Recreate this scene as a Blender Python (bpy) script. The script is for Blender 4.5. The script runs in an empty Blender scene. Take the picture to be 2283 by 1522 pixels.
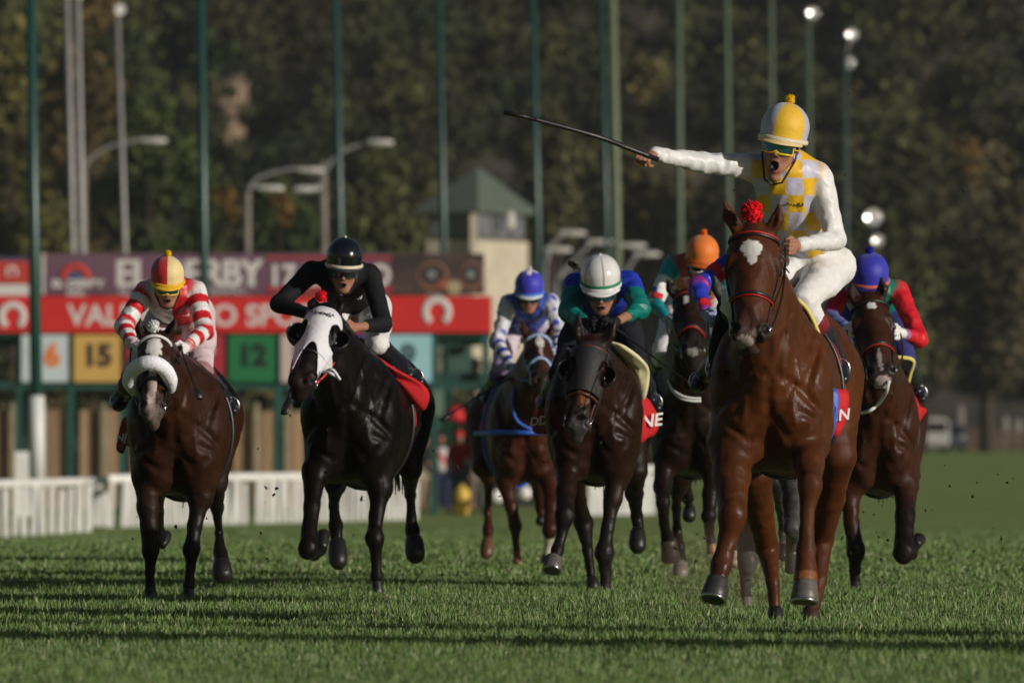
import bpy, bmesh, math, random
import numpy as np
from mathutils import Vector, Matrix
random.seed(7); rng = np.random.default_rng(7)
R_ = math.radians
scene = bpy.context.scene
COL = scene.collection
# ------------------------------------------------------------------ camera
F_PX, CXP, HZ, CAMZ = 25367.0, 1141.5, 975.0, 0.95      # focal length in photo pixels, picture centre, eye level row, eye height
cam = bpy.data.cameras.new('camera'); camo = bpy.data.objects.new('camera', cam); COL.objects.link(camo)
cam.lens = 400; cam.sensor_width = 36; cam.clip_start = 1; cam.clip_end = 6000
camo.location = (0, 0, CAMZ); camo.rotation_euler = (R_(90) + math.atan((HZ-761)/F_PX), 0, 0)
cam.dof.use_dof = True; cam.dof.focus_distance = 61.0; cam.dof.aperture_fstop = 6.3
scene.camera = camo
# ------------------------------------------------------------------ light
SUN_EL, SUN_AZ = 14.0, 55.0          # azimuth: degrees to the right of straight behind the camera
w = bpy.data.worlds.new('World'); scene.world = w; w.use_nodes = True
nt = w.node_tree; bg = nt.nodes['Background']
sky = nt.nodes.new('ShaderNodeTexSky'); sky.sky_type = 'NISHITA'; sky.sun_disc = False
sx, sy, sz = math.sin(R_(SUN_AZ))*math.cos(R_(SUN_EL)), -math.cos(R_(SUN_AZ))*math.cos(R_(SUN_EL)), math.sin(R_(SUN_EL))
sky.sun_elevation = R_(SUN_EL); sky.sun_rotation = math.atan2(sx, sy)
nt.links.new(sky.outputs[0], bg.inputs[0]); bg.inputs[1].default_value = 0.05
sl = bpy.data.lights.new('sun', 'SUN'); sl.energy = 5.0; sl.angle = R_(0.5); sl.color = (1.0, 0.93, 0.85)
so = bpy.data.objects.new('sun', sl); COL.objects.link(so)
so.rotation_euler = Vector((sx, sy, sz)).to_track_quat('Z', 'Y').to_euler()
scene.view_settings.view_transform = 'Standard'; scene.view_settings.look = 'None'
scene.view_settings.exposure = -0.58; scene.view_settings.gamma = 1.0
scene.cycles.max_bounces = 6; scene.cycles.transparent_max_bounces = 4

def U(px, py, d):
    return np.array([(px-CXP)*d/F_PX, d, CAMZ-(py-HZ)*d/F_PX])

# ------------------------------------------------------------------ object helpers
def link(o, parent=None):
    COL.objects.link(o)
    if parent is not None:
        o.parent = parent
        o.matrix_parent_inverse = Matrix.Translation(parent.location).inverted() if parent.parent is None else parent_world(parent).inverted()
    return o
def parent_world(o):
    return Matrix.Identity(4) if o.type != 'EMPTY' else Matrix.Translation(o.location)
def tag(o, label=None, cat=None, group=None, kind=None):
    for k, v in (('label', label), ('category', cat), ('group', group), ('kind', kind)):
        if v: o[k] = v
    return o
def empty(name, loc, label, cat, group=None):
    o = bpy.data.objects.new(name, None); COL.objects.link(o); o.location = Vector(loc); o.empty_display_size = .1
    return tag(o, label, cat, group)
def mesh_obj(name, V, Fc, mat, parent=None, smooth=True, cols=None, mats=None, fmi=None):
    me = bpy.data.meshes.new(name)
    V = np.asarray(V, dtype=np.float32)
    if isinstance(Fc, np.ndarray):
        n, m = Fc.shape
        me.vertices.add(len(V)); me.vertices.foreach_set('co', V.ravel())
        me.loops.add(n*m); me.loops.foreach_set('vertex_index', Fc.astype(np.int32).ravel())
        me.polygons.add(n); me.polygons.foreach_set('loop_start', np.arange(0, n*m, m, dtype=np.int32))
        me.polygons.foreach_set('loop_total', np.full(n, m, dtype=np.int32))
        me.update(calc_edges=True)
    else:
        me.from_pydata([tuple(map(float, v)) for v in V], [], [tuple(int(i) for i in f) for f in Fc])
    if smooth: me.polygons.foreach_set('use_smooth', np.ones(len(me.polygons), dtype=bool))
    if cols is not None:
        a = me.color_attributes.new('Col', 'FLOAT_COLOR', 'POINT')
        c4 = np.ones((len(V), 4), dtype=np.float32); c4[:, :3] = cols
        a.data.foreach_set('color', c4.ravel())
    for m_ in (mats or [mat]): me.materials.append(m_)
    if fmi is not None: me.polygons.foreach_set('material_index', np.asarray(fmi, dtype=np.int32))
    me.update()
    return link(bpy.data.objects.new(name, me), parent)

# ------------------------------------------------------------------ materials
def srgb(r, g, b):
    f = lambda c: ((c/255+.055)/1.055)**2.4 if c > 10 else c/255/12.92
    return (f(r), f(g), f(b))
_M = {}
def mat(name, col=(.5, .5, .5), rough=.6, metal=0, vc=False, nscale=0, namt=.0, bscale=0, bstr=0, spec=.5, sheen=0, coat=0, nstretch=None, emis=None):
    if name in _M: return _M[name]
    m = bpy.data.materials.new(name); m.use_nodes = True; t = m.node_tree; b = t.nodes['Principled BSDF']
    b.inputs['Base Color'].default_value = (*col, 1); b.inputs['Roughness'].default_value = rough
    b.inputs['Metallic'].default_value = metal; b.inputs['Specular IOR Level'].default_value = spec
    if sheen: b.inputs['Sheen Weight'].default_value = sheen
    if coat: b.inputs['Coat Weight'].default_value = coat; b.inputs['Coat Roughness'].default_value = .15
    src = None
    if vc:
        a = t.nodes.new('ShaderNodeAttribute'); a.attribute_name = 'Col'; src = a.outputs['Color']
    tc = t.nodes.new('ShaderNodeTexCoord'); vec = tc.outputs['Object']
    if nstretch:
        mp = t.nodes.new('ShaderNodeMapping'); mp.inputs['Scale'].default_value = nstretch
        t.links.new(vec, mp.inputs[0]); vec = mp.outputs[0]
    if namt:
        n = t.nodes.new('ShaderNodeTexNoise'); n.inputs['Scale'].default_value = nscale; n.inputs['Detail'].default_value = 6
        t.links.new(vec, n.inputs['Vector'])
        r = t.nodes.new('ShaderNodeMapRange'); r.inputs['From Min'].default_value = .3; r.inputs['From Max'].default_value = .7
        r.inputs['To Min'].default_value = 1-namt; r.inputs['To Max'].default_value = 1+namt
        t.links.new(n.outputs[0], r.inputs[0])
        mx = t.nodes.new('ShaderNodeVectorMath'); mx.operation = 'SCALE'
        if src: t.links.new(src, mx.inputs[0])
        else: mx.inputs[0].default_value = col
        t.links.new(r.outputs[0], mx.inputs['Scale']); src = mx.outputs[0]
    if src: t.links.new(src, b.inputs['Base Color'])
    if bstr:
        n = t.nodes.new('ShaderNodeTexNoise'); n.inputs['Scale'].default_value = bscale; n.inputs['Detail'].default_value = 4
        t.links.new(vec, n.inputs['Vector'])
        bp = t.nodes.new('ShaderNodeBump'); bp.inputs['Strength'].default_value = bstr; bp.inputs['Distance'].default_value = .01
        t.links.new(n.outputs[0], bp.inputs['Height']); t.links.new(bp.outputs[0], b.inputs['Normal'])
    if emis: b.inputs['Emission Color'].default_value = (*emis[0], 1); b.inputs['Emission Strength'].default_value = emis[1]
    _M[name] = m
    return m
M_COAT = mat('horse_coat', vc=True, rough=.42, nscale=14, namt=.18, bscale=110, bstr=.16, spec=.17, nstretch=(1, 1, .45))
def coat_relief(m):
    t = m.node_tree; b = t.nodes['Principled BSDF']; L = t.links.new; tc = [n for n in t.nodes if n.type == 'TEX_COORD'][0]; old = b.inputs['Normal'].links[0].from_socket
    mp = t.nodes.new('ShaderNodeMapping'); mp.inputs['Scale'].default_value = (1, 1, .5); L(tc.outputs['Object'], mp.inputs[0])
    n = t.nodes.new('ShaderNodeTexNoise'); n.inputs['Scale'].default_value = 8; n.inputs['Detail'].default_value = 5; n.inputs['Roughness'].default_value = .55; n.inputs['Distortion'].default_value = .8; L(mp.outputs[0], n.inputs['Vector'])
    bp = t.nodes.new('ShaderNodeBump'); bp.inputs['Strength'].default_value = .30; bp.inputs['Distance'].default_value = .03; L(n.outputs[0], bp.inputs['Height']); L(old, bp.inputs['Normal']); L(bp.outputs[0], b.inputs['Normal'])
    r = t.nodes.new('ShaderNodeMapRange'); r.inputs[1].default_value = .35; r.inputs[2].default_value = .65; r.inputs[3].default_value = .34; r.inputs[4].default_value = .56
    n2 = t.nodes.new('ShaderNodeTexNoise'); n2.inputs['Scale'].default_value = 5; n2.inputs['Detail'].default_value = 6; L(mp.outputs[0], n2.inputs['Vector']); L(n2.outputs[0], r.inputs[0]); L(r.outputs[0], b.inputs['Roughness'])
coat_relief(M_COAT)
def creases(m, sc_, st):
    t = m.node_tree; b = t.nodes['Principled BSDF']; L = t.links.new; tc = [n for n in t.nodes if n.type == 'TEX_COORD'][0]; old = b.inputs['Normal'].links[0].from_socket
    n = t.nodes.new('ShaderNodeTexNoise'); n.noise_type = 'RIDGED_MULTIFRACTAL'; n.inputs['Scale'].default_value = sc_; n.inputs['Detail'].default_value = 2; n.inputs['Distortion'].default_value = .6; L(tc.outputs['Object'], n.inputs['Vector'])
    bp = t.nodes.new('ShaderNodeBump'); bp.inputs['Strength'].default_value = st; bp.inputs['Distance'].default_value = .03; L(n.outputs[0], bp.inputs['Height']); L(old, bp.inputs['Normal']); L(bp.outputs[0], b.inputs['Normal'])
M_SKIN = mat('skin', vc=True, rough=.5, nscale=60, namt=.10, bscale=220, bstr=.08, spec=.35)
M_SILK = mat('silk_cloth', vc=True, rough=.42, nscale=25, namt=.05, bscale=26, bstr=.45, spec=.45)
M_CLOTH = mat('matt_cloth', vc=True, rough=.8, nscale=30, namt=.06, bscale=40, bstr=.4, spec=.2)
creases(M_SILK, 4.5, .55); creases(M_CLOTH, 4.0, .40)
M_BOOT = mat('boot_leather', srgb(22, 24, 30), rough=.3, bscale=60, bstr=.15)
M_BLACK = mat('black_leather', (.012, .011, .011), rough=.4, bscale=90, bstr=.1)
M_BROWN = mat('brown_leather', (.09, .025, .015), rough=.45, bscale=90, bstr=.1)
M_HOOF = mat('hoof_horn', vc=True, rough=.45, nscale=40, namt=.3, nstretch=(.3, .3, 2.5), bscale=30, bstr=.15)
M_STEEL = mat('steel', (.55, .55, .56), rough=.25, metal=1, nscale=60, namt=.2)
M_EYE = mat('eye', (.004, .003, .003), rough=.06, coat=1)
M_HAIR = mat('horse_hair', (.012, .008, .006), rough=.5, nscale=60, namt=.5, nstretch=(3, 3, .3), bscale=120, bstr=.5)
M_HAIRC = mat('chestnut_hair', (.07, .02, .008), rough=.5, nscale=60, namt=.5, nstretch=(3, 3, .3), bscale=120, bstr=.5)

# ------------------------------------------------------------------ signed distance modelling
def V3(a): return np.asarray(a, dtype=np.float64)
def nrm(a):
    a = V3(a); return a/max(np.linalg.norm(a), 1e-9)
def seg(a, b, ra, rb, k=.03, flat=None, col=None, neg=False):
    a, b = V3(a), V3(b)
    f = s = None
    if flat is not None: f, s = nrm(flat[0]), flat[1]
    ba = b-a
    if f is not None: ba = ba + f*(ba@f)*(1/s-1)
    bb = max(ba@ba, 1e-9); dr = rb-ra
    def fn(X, Y, Z):
        x, y, z = X-a[0], Y-a[1], Z-a[2]
        if f is not None:
            q = (x*f[0]+y*f[1]+z*f[2])*(1/s-1)
            x = x+q*f[0]; y = y+q*f[1]; z = z+q*f[2]
        t = np.clip((x*ba[0]+y*ba[1]+z*ba[2])/bb, 0, 1)
        x = x-t*ba[0]; y = y-t*ba[1]; z = z-t*ba[2]
        return np.sqrt(x*x+y*y+z*z)-(ra+t*dr), t
    m = max(ra, rb)*(max(1, s) if s else 1)
    return dict(fn=fn, lo=np.minimum(a, b)-m, hi=np.maximum(a, b)+m, k=k, col=col, neg=neg)
def ell(c, r, axes=None, k=.03, col=None, neg=False):
    c = V3(c); r = V3(r); A = np.eye(3) if axes is None else np.array([nrm(v) for v in axes])
    def fn(X, Y, Z):
        x, y, z = X-c[0], Y-c[1], Z-c[2]
        u = [(x*A[i, 0]+y*A[i, 1]+z*A[i, 2])/r[i] for i in range(3)]
        k0 = np.sqrt(u[0]**2+u[1]**2+u[2]**2)
        k1 = np.sqrt((u[0]/r[0])**2+(u[1]/r[1])**2+(u[2]/r[2])**2)
        return k0*(k0-1)/np.maximum(k1, 1e-6), k0*0+.5
    e = np.sqrt(((A*r[:, None])**2).sum(0))
    return dict(fn=fn, lo=c-e, hi=c+e, k=k, col=col, neg=neg)
def chain(pts, k=.02, flat=None, col=None, kk=None):
    return [seg(p[0], q[0], p[1], q[1], k if kk is None else kk, flat, col) for p, q in zip(pts[:-1], pts[1:])]
def smin(a, b, k):
    h = np.maximum(k-np.abs(a-b), 0)/k
    return np.minimum(a, b)-h*h*k*.25
def sdf(prims, P):
    X, Y, Z = P[:, 0], P[:, 1], P[:, 2]; Fv = np.full(len(P), 1.0)
    for p in prims:
        d, _ = p['fn'](X, Y, Z)
        Fv = -smin(-Fv, d, p['k']) if p['neg'] else smin(Fv, d, p['k'])
    return Fv
def trace(prims, O, D, off=.004, n=70, mx=3):
    O = np.array(O, dtype=float); D = np.array([nrm(v) for v in D]); t = np.zeros(len(O)); base = [p for p in prims if not p['neg']]
    for _ in range(n):
        d = sdf(base, O+D*t[:, None])-off
        t = np.minimum(t+np.clip(d*.75, -.02, .2), mx)
    return O+D*t[:, None]
def build(prims, h=.01, pad=3):
    lo = np.min([p['lo'] for p in prims if not p['neg']], 0)-pad*h-.01; hi = np.max([p['hi'] for p in prims if not p['neg']], 0)+pad*h+.01
    n = np.ceil((hi-lo)/h).astype(int)+1
    G = [(lo[i]+h*np.arange(n[i])).astype(np.float32) for i in range(3)]
    Fv = np.full(n, .3, dtype=np.float32)
    for p in prims:
        m = p['k']+2*h
        s0 = np.clip(np.floor((p['lo']-m-lo)/h).astype(int), 0, n); s1 = np.clip(np.ceil((p['hi']+m-lo)/h).astype(int)+1, 0, n)
        if (s1 <= s0).any(): continue
        sl_ = tuple(slice(a, b) for a, b in zip(s0, s1))
        d, _ = p['fn'](G[0][sl_[0]][:, None, None], G[1][sl_[1]][None, :, None], G[2][sl_[2]][None, None, :])
        cur = Fv[sl_]
        Fv[sl_] = -smin(-cur, d, p['k']) if p['neg'] else smin(cur, d, p['k'])
    ins = Fv < 0
    c = ins[:-1, :-1, :-1].astype(np.int8)
    tot = np.zeros_like(c)
    for i in (0, 1):
        for j in (0, 1):
            for k_ in (0, 1):
                tot += ins[i:n[0]-1+i, j:n[1]-1+j, k_:n[2]-1+k_]
    act = (tot > 0) & (tot < 8)
    idx = np.full(act.shape, -1, dtype=np.int32); ids = np.argwhere(act); idx[act] = np.arange(len(ids))
    acc = np.zeros((len(ids), 3)); cnt = np.zeros(len(ids))
    i0 = ids
    for ax in range(3):
        o1, o2 = [a for a in range(3) if a != ax]
        for u in (0, 1):
            for v in (0, 1):
                A = i0.copy(); A[:, o1] += u; A[:, o2] += v; B = A.copy(); B[:, ax] += 1
                fa = Fv[A[:, 0], A[:, 1], A[:, 2]]; fb = Fv[B[:, 0], B[:, 1], B[:, 2]]
                cr = (fa < 0) != (fb < 0)
                tt = np.where(cr, fa/np.where(cr, fa-fb, 1), 0)
                pt = A.astype(float); pt[:, ax] += tt
                acc[cr] += pt[cr]; cnt[cr] += 1
    V = lo+h*acc/cnt[:, None]
    quads = []
    for ax in range(3):
        o1, o2 = [a for a in range(3) if a != ax]
        a = [slice(None)]*3; b = [slice(None)]*3
        a[ax] = slice(0, -1); b[ax] = slice(1, None)
        ch = ins[tuple(a)] != ins[tuple(b)]
        E = np.argwhere(ch)
        E = E[(E[:, o1] > 0) & (E[:, o2] > 0) & (E[:, o1] < n[o1]-1) & (E[:, o2] < n[o2]-1)]
        q = []
        for u, v in ((0, 0), (1, 0), (1, 1), (0, 1)):
            C = E.copy(); C[:, o1] -= u; C[:, o2] -= v
            q.append(idx[C[:, 0], C[:, 1], C[:, 2]])
        q = np.stack(q, 1)
        fl = ins[E[:, 0], E[:, 1], E[:, 2]]
        if ax == 1: fl = ~fl
        q[~fl] = q[~fl][:, ::-1]
        quads.append(q)
    Q = np.concatenate(quads); Q = Q[(Q >= 0).all(1)]
    return V, Q
def relax(V, Q, it=1, f=.5):
    for _ in range(it):
        S = np.zeros_like(V); C = np.zeros(len(V))
        for a, b in ((0, 1), (1, 2), (2, 3), (3, 0)):
            np.add.at(S, Q[:, a], V[Q[:, b]]); np.add.at(C, Q[:, a], 1)
            np.add.at(S, Q[:, b], V[Q[:, a]]); np.add.at(C, Q[:, b], 1)
        V = V*(1-f)+f*S/np.maximum(C, 1)[:, None]
    return V
def vcolors(prims, V, default=(.1, .1, .1), soft=.01):
    X, Y, Z = V[:, 0], V[:, 1], V[:, 2]
    ds, cs = [], []
    for p in prims:
        if p['neg'] and p['col'] is None: continue
        d, t = p['fn'](X, Y, Z)
        if p['neg']: d = np.where(np.abs(d) < .006, -.05, 1.0)
        c = p['col'] if p['col'] is not None else default
        c = c(V, t) if callable(c) else np.tile(np.array(c, dtype=float), (len(V), 1))
        ds.append(d); cs.append(c)
    ds = np.array(ds); cs = np.array(cs)
    w_ = np.exp(-(ds-ds.min(0))/soft); w_ /= w_.sum(0)
    return (w_[:, :, None]*cs).sum(0)
def noise3(P, scale, seed=0, octs=3):
    r = np.random.default_rng(seed); out = np.zeros(len(P)); a = 1
    for o in range(octs):
        for _ in range(5):
            d = r.normal(size=3); d /= np.linalg.norm(d)
            out += a*np.sin(P@d*(2*np.pi/scale)*r.uniform(.7, 1.4)+r.uniform(0, 6.28))*.35
        scale *= .5; a *= .55
    return out
def solid(name, prims, m, parent, h=.01, default=(.1, .1, .1), soft=.01, rel=1, wr=0, wscale=.09, seed=0, paint=None):
    V, Q = build(prims, h)
    V = relax(V, Q, rel)
    C = vcolors(prims, V, default, soft)
    if paint: C = paint(V, C)
    if wr:
        n = vnormals(V, Q); V = V-n*(np.abs(noise3(V*np.array((1, 1, 1.3)), wscale*1.5, seed, 2))[:, None]-.3)*wr*.55
    return mesh_obj(name, V, Q, m, parent, cols=C)
def vnormals(V, Q):
    n = np.cross(V[Q[:, 2]]-V[Q[:, 0]], V[Q[:, 3]]-V[Q[:, 1]]); N = np.zeros_like(V)
    for i in range(4): np.add.at(N, Q[:, i], n)
    return N/np.maximum(np.linalg.norm(N, axis=1), 1e-9)[:, None]

# ------------------------------------------------------------------ simple mesh makers
def tube_geo(pts, r, n=8, flatn=None, closed=False, fl=1.0):
    pts = [V3(p) for p in pts]; rs = r if hasattr(r, '__len__') else [r]*len(pts)
    V, Fc = [], []; N = len(pts); prev = None
    for i, p in enumerate(pts):
        t = nrm((pts[(i+1) % N]-pts[i-1]) if closed else (pts[min(i+1, N-1)]-pts[max(i-1, 0)]))
        if flatn is not None: up = V3(flatn[i] if hasattr(flatn[0], '__len__') else flatn)
        else: up = prev if prev is not None else (V3((0, 0, 1)) if abs(t[2]) < .9 else V3((1, 0, 0)))
        s = nrm(np.cross(t, up)); u = nrm(np.cross(s, t)); prev = u
        for j in range(n):
            a = 2*math.pi*j/n; V.append(p+rs[i]*(math.cos(a)*s+math.sin(a)*u*fl))
    L = N if closed else N-1
    for i in range(L):
        for j in range(n):
            a, b = i*n+j, i*n+(j+1) % n; c, d = ((i+1) % N)*n+(j+1) % n, ((i+1) % N)*n+j
            Fc.append((a, b, c, d))
    if not closed:
        Fc.append(tuple(range(n))[::-1]); Fc.append(tuple((N-1)*n+j for j in range(n)))
    return V, Fc
def tube(name, pts, r, m, parent=None, n=8, flatn=None, closed=False, fl=1.0):
    V, Fc = tube_geo(pts, r, n, flatn, closed, fl)
    return mesh_obj(name, V, Fc, m, parent)
def merge(geos):
    V, Fc = [], []
    for v, f in geos:
        o = len(V); V += list(v); Fc += [tuple(i+o for i in q) for q in f]
    return V, Fc
def box_geo(lo, hi, bev=0):
    (a, b, c), (d, e, f) = lo, hi
    V = [(a, b, c), (d, b, c), (d, e, c), (a, e, c), (a, b, f), (d, b, f), (d, e, f), (a, e, f)]
    return V, [(0, 3, 2, 1), (4, 5, 6, 7), (0, 1, 5, 4), (1, 2, 6, 5), (2, 3, 7, 6), (3, 0, 4, 7)]
def lathe_geo(prof, c, axis, sx_=1, ref=None, n=24):
    ax = nrm(axis); u = nrm(np.cross(ax, ref if ref is not None else ((0, 0, 1) if abs(ax[2]) < .9 else (1, 0, 0)))); v = np.cross(ax, u); V, Fc = [], []
    for r, hh in prof:
        for j in range(n):
            a = 2*math.pi*j/n; V.append(V3(c)+ax*hh+r*(math.cos(a)*u*sx_+math.sin(a)*v))
    for i in range(len(prof)-1):
        for j in range(n):
            Fc.append((i*n+j, i*n+(j+1) % n, (i+1)*n+(j+1) % n, (i+1)*n+j))
    Fc.append(tuple(range(n))[::-1]); Fc.append(tuple((len(prof)-1)*n+j for j in range(n)))
    return V, Fc
def sphere_geo(c, r, n=16, axes=None):
    A = np.eye(3) if axes is None else np.array([nrm(a) for a in axes]); r = V3([r]*3 if not hasattr(r, '__len__') else r)
    V = []; Fc = []; m = n//2
    for i in range(m+1):
        th = math.pi*i/m
        for j in range(n):
            ph = 2*math.pi*j/n; l = V3((math.sin(th)*math.cos(ph), math.sin(th)*math.sin(ph), math.cos(th)))*r
            V.append(V3(c)+l@A)
    for i in range(m):
        for j in range(n): Fc.append((i*n+j, (i+1)*n+j, (i+1)*n+(j+1) % n, i*n+(j+1) % n))
    return V, Fc
def sheet(name, Pg, m, parent=None, thick=.006, cols=None):
    Pg = np.array(Pg); a, b = Pg.shape[:2]
    du = np.gradient(Pg, axis=0); dv = np.gradient(Pg, axis=1); n = np.cross(du, dv); n /= np.maximum(np.linalg.norm(n, axis=2), 1e-9)[..., None]
    T = (Pg+n*thick/2).reshape(-1, 3); B = (Pg-n*thick/2).reshape(-1, 3); N = a*b; Fc = []
    for i in range(a-1):
        for j in range(b-1):
            q = (i*b+j, (i+1)*b+j, (i+1)*b+j+1, i*b+j+1); Fc.append(q); Fc.append(tuple(N+x for x in q[::-1]))
    br = [i*b for i in range(a)]+[(a-1)*b+j for j in range(1, b)]+[i*b+b-1 for i in range(a-2, -1, -1)]+[j for j in range(b-2, 0, -1)]
    for x, y in zip(br, br[1:]+br[:1]): Fc.append((x, y, N+y, N+x)[::-1])
    V = np.concatenate([T, B]); c = None
    if cols is not None: c = np.concatenate([np.array(cols).reshape(-1, 3)]*2)
    return mesh_obj(name, V, Fc, m, parent, cols=c)
def text_obj(name, s, origin, xdir, ydir, size, m, parent=None, bold=.0, ext=.003, align='CENTER', sx_=1.0, shear=0):
    cu = bpy.data.curves.new(name, 'FONT'); cu.body = s; cu.size = 1; cu.extrude = ext/size; cu.offset = bold; cu.align_x = align; cu.shear = shear
    o = bpy.data.objects.new(name+'_tmp', cu); COL.objects.link(o)
    dg = bpy.context.evaluated_depsgraph_get(); me = bpy.data.meshes.new_from_object(o.evaluated_get(dg))
    bpy.data.objects.remove(o); bpy.data.curves.remove(cu)
    x, y = nrm(xdir), nrm(ydir); z = np.cross(x, y)
    co = np.empty(len(me.vertices)*3, dtype=np.float32); me.vertices.foreach_get('co', co); co = co.reshape(-1, 3)
    co = V3(origin)+size*(co[:, :1]*x*sx_+co[:, 1:2]*y+co[:, 2:3]*z)
    me.vertices.foreach_set('co', co.astype(np.float32).ravel()); me.materials.clear(); me.materials.append(m); me.name = name; me.update()
    return link(bpy.data.objects.new(name, me), parent)
def lerp(a, b, t):
    if isinstance(a, (tuple, list)): a = V3(a)
    if isinstance(b, (tuple, list)): b = V3(b)
    return a+(b-a)*t
def catmull(P, n):
    P = [V3(p) for p in P]; P = [2*P[0]-P[1]]+P+[2*P[-1]-P[-2]]; out = []
    for i in range(1, len(P)-2):
        for t in np.linspace(0, 1, n, endpoint=False):
            a, b, c, d = P[i-1:i+3]
            out.append(.5*((2*b)+(-a+c)*t+(2*a-5*b+4*c-d)*t*t+(-a+3*b-3*c+d)*t**3))
    out.append(P[-2]); return out
M_WHITEPAINT = mat('white_print', (.75, .75, .73), rough=.6)
M_CREAM = mat('cream_pad', srgb(232, 224, 176), rough=.55, nscale=18, namt=.08, bscale=40, bstr=.15)
M_YEL = mat('yellow_trim', srgb(222, 208, 110), rough=.6, nscale=30, namt=.1)
M_DKGRN = mat('dark_green_cloth', (.012, .02, .016), rough=.7, nscale=30, namt=.1)
M_WHT = mat('white_strap', (.72, .72, .70), rough=.5, nscale=60, namt=.15)
M_BLUEST = mat('blue_strap', srgb(40, 90, 190), rough=.5, nscale=60, namt=.2)
M_BEADS = mat('blue_white_strap', (.35, .5, .75), rough=.5, nscale=90, namt=.6)
M_RED = mat('red_strap', srgb(200, 30, 30), rough=.5, nscale=60, namt=.1)
M_ORST = mat('orange_strap', srgb(215, 60, 45), rough=.5, nscale=60, namt=.1)
M_PADG = mat('dark_saddle_pad', (.016, .017, .018), rough=.65, nscale=20, namt=.2)
M_HOODW = mat('white_hood', (.74, .74, .78), rough=.6, bscale=30, bstr=.5, sheen=.2)
M_HOODB = mat('black_hood', (.016, .016, .018), rough=.7, bscale=30, bstr=.5)
M_CUP = mat('dark_cup', (.012, .014, .02), rough=.3)
# ================================================================== SETTING
def gz(y):
    y = np.asarray(y, dtype=float); ss = lambda a, b: np.clip((y-a)/(b-a), 0, 1)**2*(3-2*np.clip((y-a)/(b-a), 0, 1))
    return -.6*ss(92, 172)+.85*ss(285, 600)
def ghill(x, y):
    t = np.clip((y-640)/260, 0, 1); h = 150*t**1.15
    return gz(y)+h*(1+.10*np.sin(x/23.+1)+.07*np.sin(x/9.+y/31.))
def grass_mat():
    m = bpy.data.materials.new('turf'); m.use_nodes = True; t = m.node_tree; b = t.nodes['Principled BSDF']; L = t.links.new
    tc = t.nodes.new('ShaderNodeTexCoord'); n1 = t.nodes.new('ShaderNodeTexNoise'); n1.inputs['Scale'].default_value = .9; n1.inputs['Detail'].default_value = 8
    n2 = t.nodes.new('ShaderNodeTexNoise'); n2.inputs['Scale'].default_value = 14; n2.inputs['Detail'].default_value = 6
    L(tc.outputs['Object'], n1.inputs['Vector']); L(tc.outputs['Object'], n2.inputs['Vector'])
    r = t.nodes.new('ShaderNodeValToRGB'); r.color_ramp.elements[0].position = .35; r.color_ramp.elements[0].color = (.22, .29, .085, 1)
    r.color_ramp.elements[1].position = .68; r.color_ramp.elements[1].color = (.33, .41, .13, 1); L(n1.outputs[0], r.inputs[0])
    r2 = t.nodes.new('ShaderNodeMapRange'); r2.inputs[1].default_value = .3; r2.inputs[2].default_value = .7; r2.inputs[3].default_value = .65; r2.inputs[4].default_value = 1.3; L(n2.outputs[0], r2.inputs[0])
    v = t.nodes.new('ShaderNodeVectorMath'); v.operation = 'SCALE'; L(r.outputs[0], v.inputs[0]); L(r2.outputs[0], v.inputs['Scale']); L(v.outputs[0], b.inputs['Base Color'])
    b.inputs['Roughness'].default_value = .95; b.inputs['Specular IOR Level'].default_value = .1
    bp = t.nodes.new('ShaderNodeBump'); bp.inputs['Strength'].default_value = .9; bp.inputs['Distance'].default_value = .05
    n3 = t.nodes.new('ShaderNodeTexNoise'); n3.inputs['Scale'].default_value = 9; n3.inputs['Detail'].default_value = 5; L(tc.outputs['Object'], n3.inputs['Vector'])
    L(n3.outputs[0], bp.inputs['Height']); L(bp.outputs[0], b.inputs['Normal'])
    return m
M_TURF = grass_mat()
ys = np.concatenate([np.linspace(-60, 90, 16), np.linspace(95, 700, 122), np.linspace(720, 1050, 8)]); xs = np.concatenate([np.linspace(-900, -60, 15), np.linspace(-55, 55, 56), np.linspace(60, 900, 15)])
XX, YY = np.meshgrid(xs, ys); ZZ = gz(YY)
V = np.stack([XX, YY, ZZ], -1).reshape(-1, 3); nx_, ny_ = len(xs), len(ys)
def gridq(nx_, ny_):
    i = np.arange(ny_-1)[:, None]*nx_+np.arange(nx_-1)[None]; return np.stack([i, i+1, i+nx_+1, i+nx_], -1).reshape(-1, 4)
g = mesh_obj('ground', V, gridq(nx_, ny_), M_TURF); tag(g, None, None, None, 'structure')
# wooded hill
ys = np.linspace(632, 1000, 120); xs = np.linspace(-260, 260, 160); XX, YY = np.meshgrid(xs, ys); ZZ = ghill(XX, YY)-.4+.8*(YY > 640)
V = np.stack([XX, YY, ZZ], -1).reshape(-1, 3)
hl = mesh_obj('hill', V, gridq(160, 120), mat('hill_soil', (.060, .052, .032), rough=1, nscale=.35, namt=.5)); tag(hl, None, None, None, 'structure')
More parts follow.
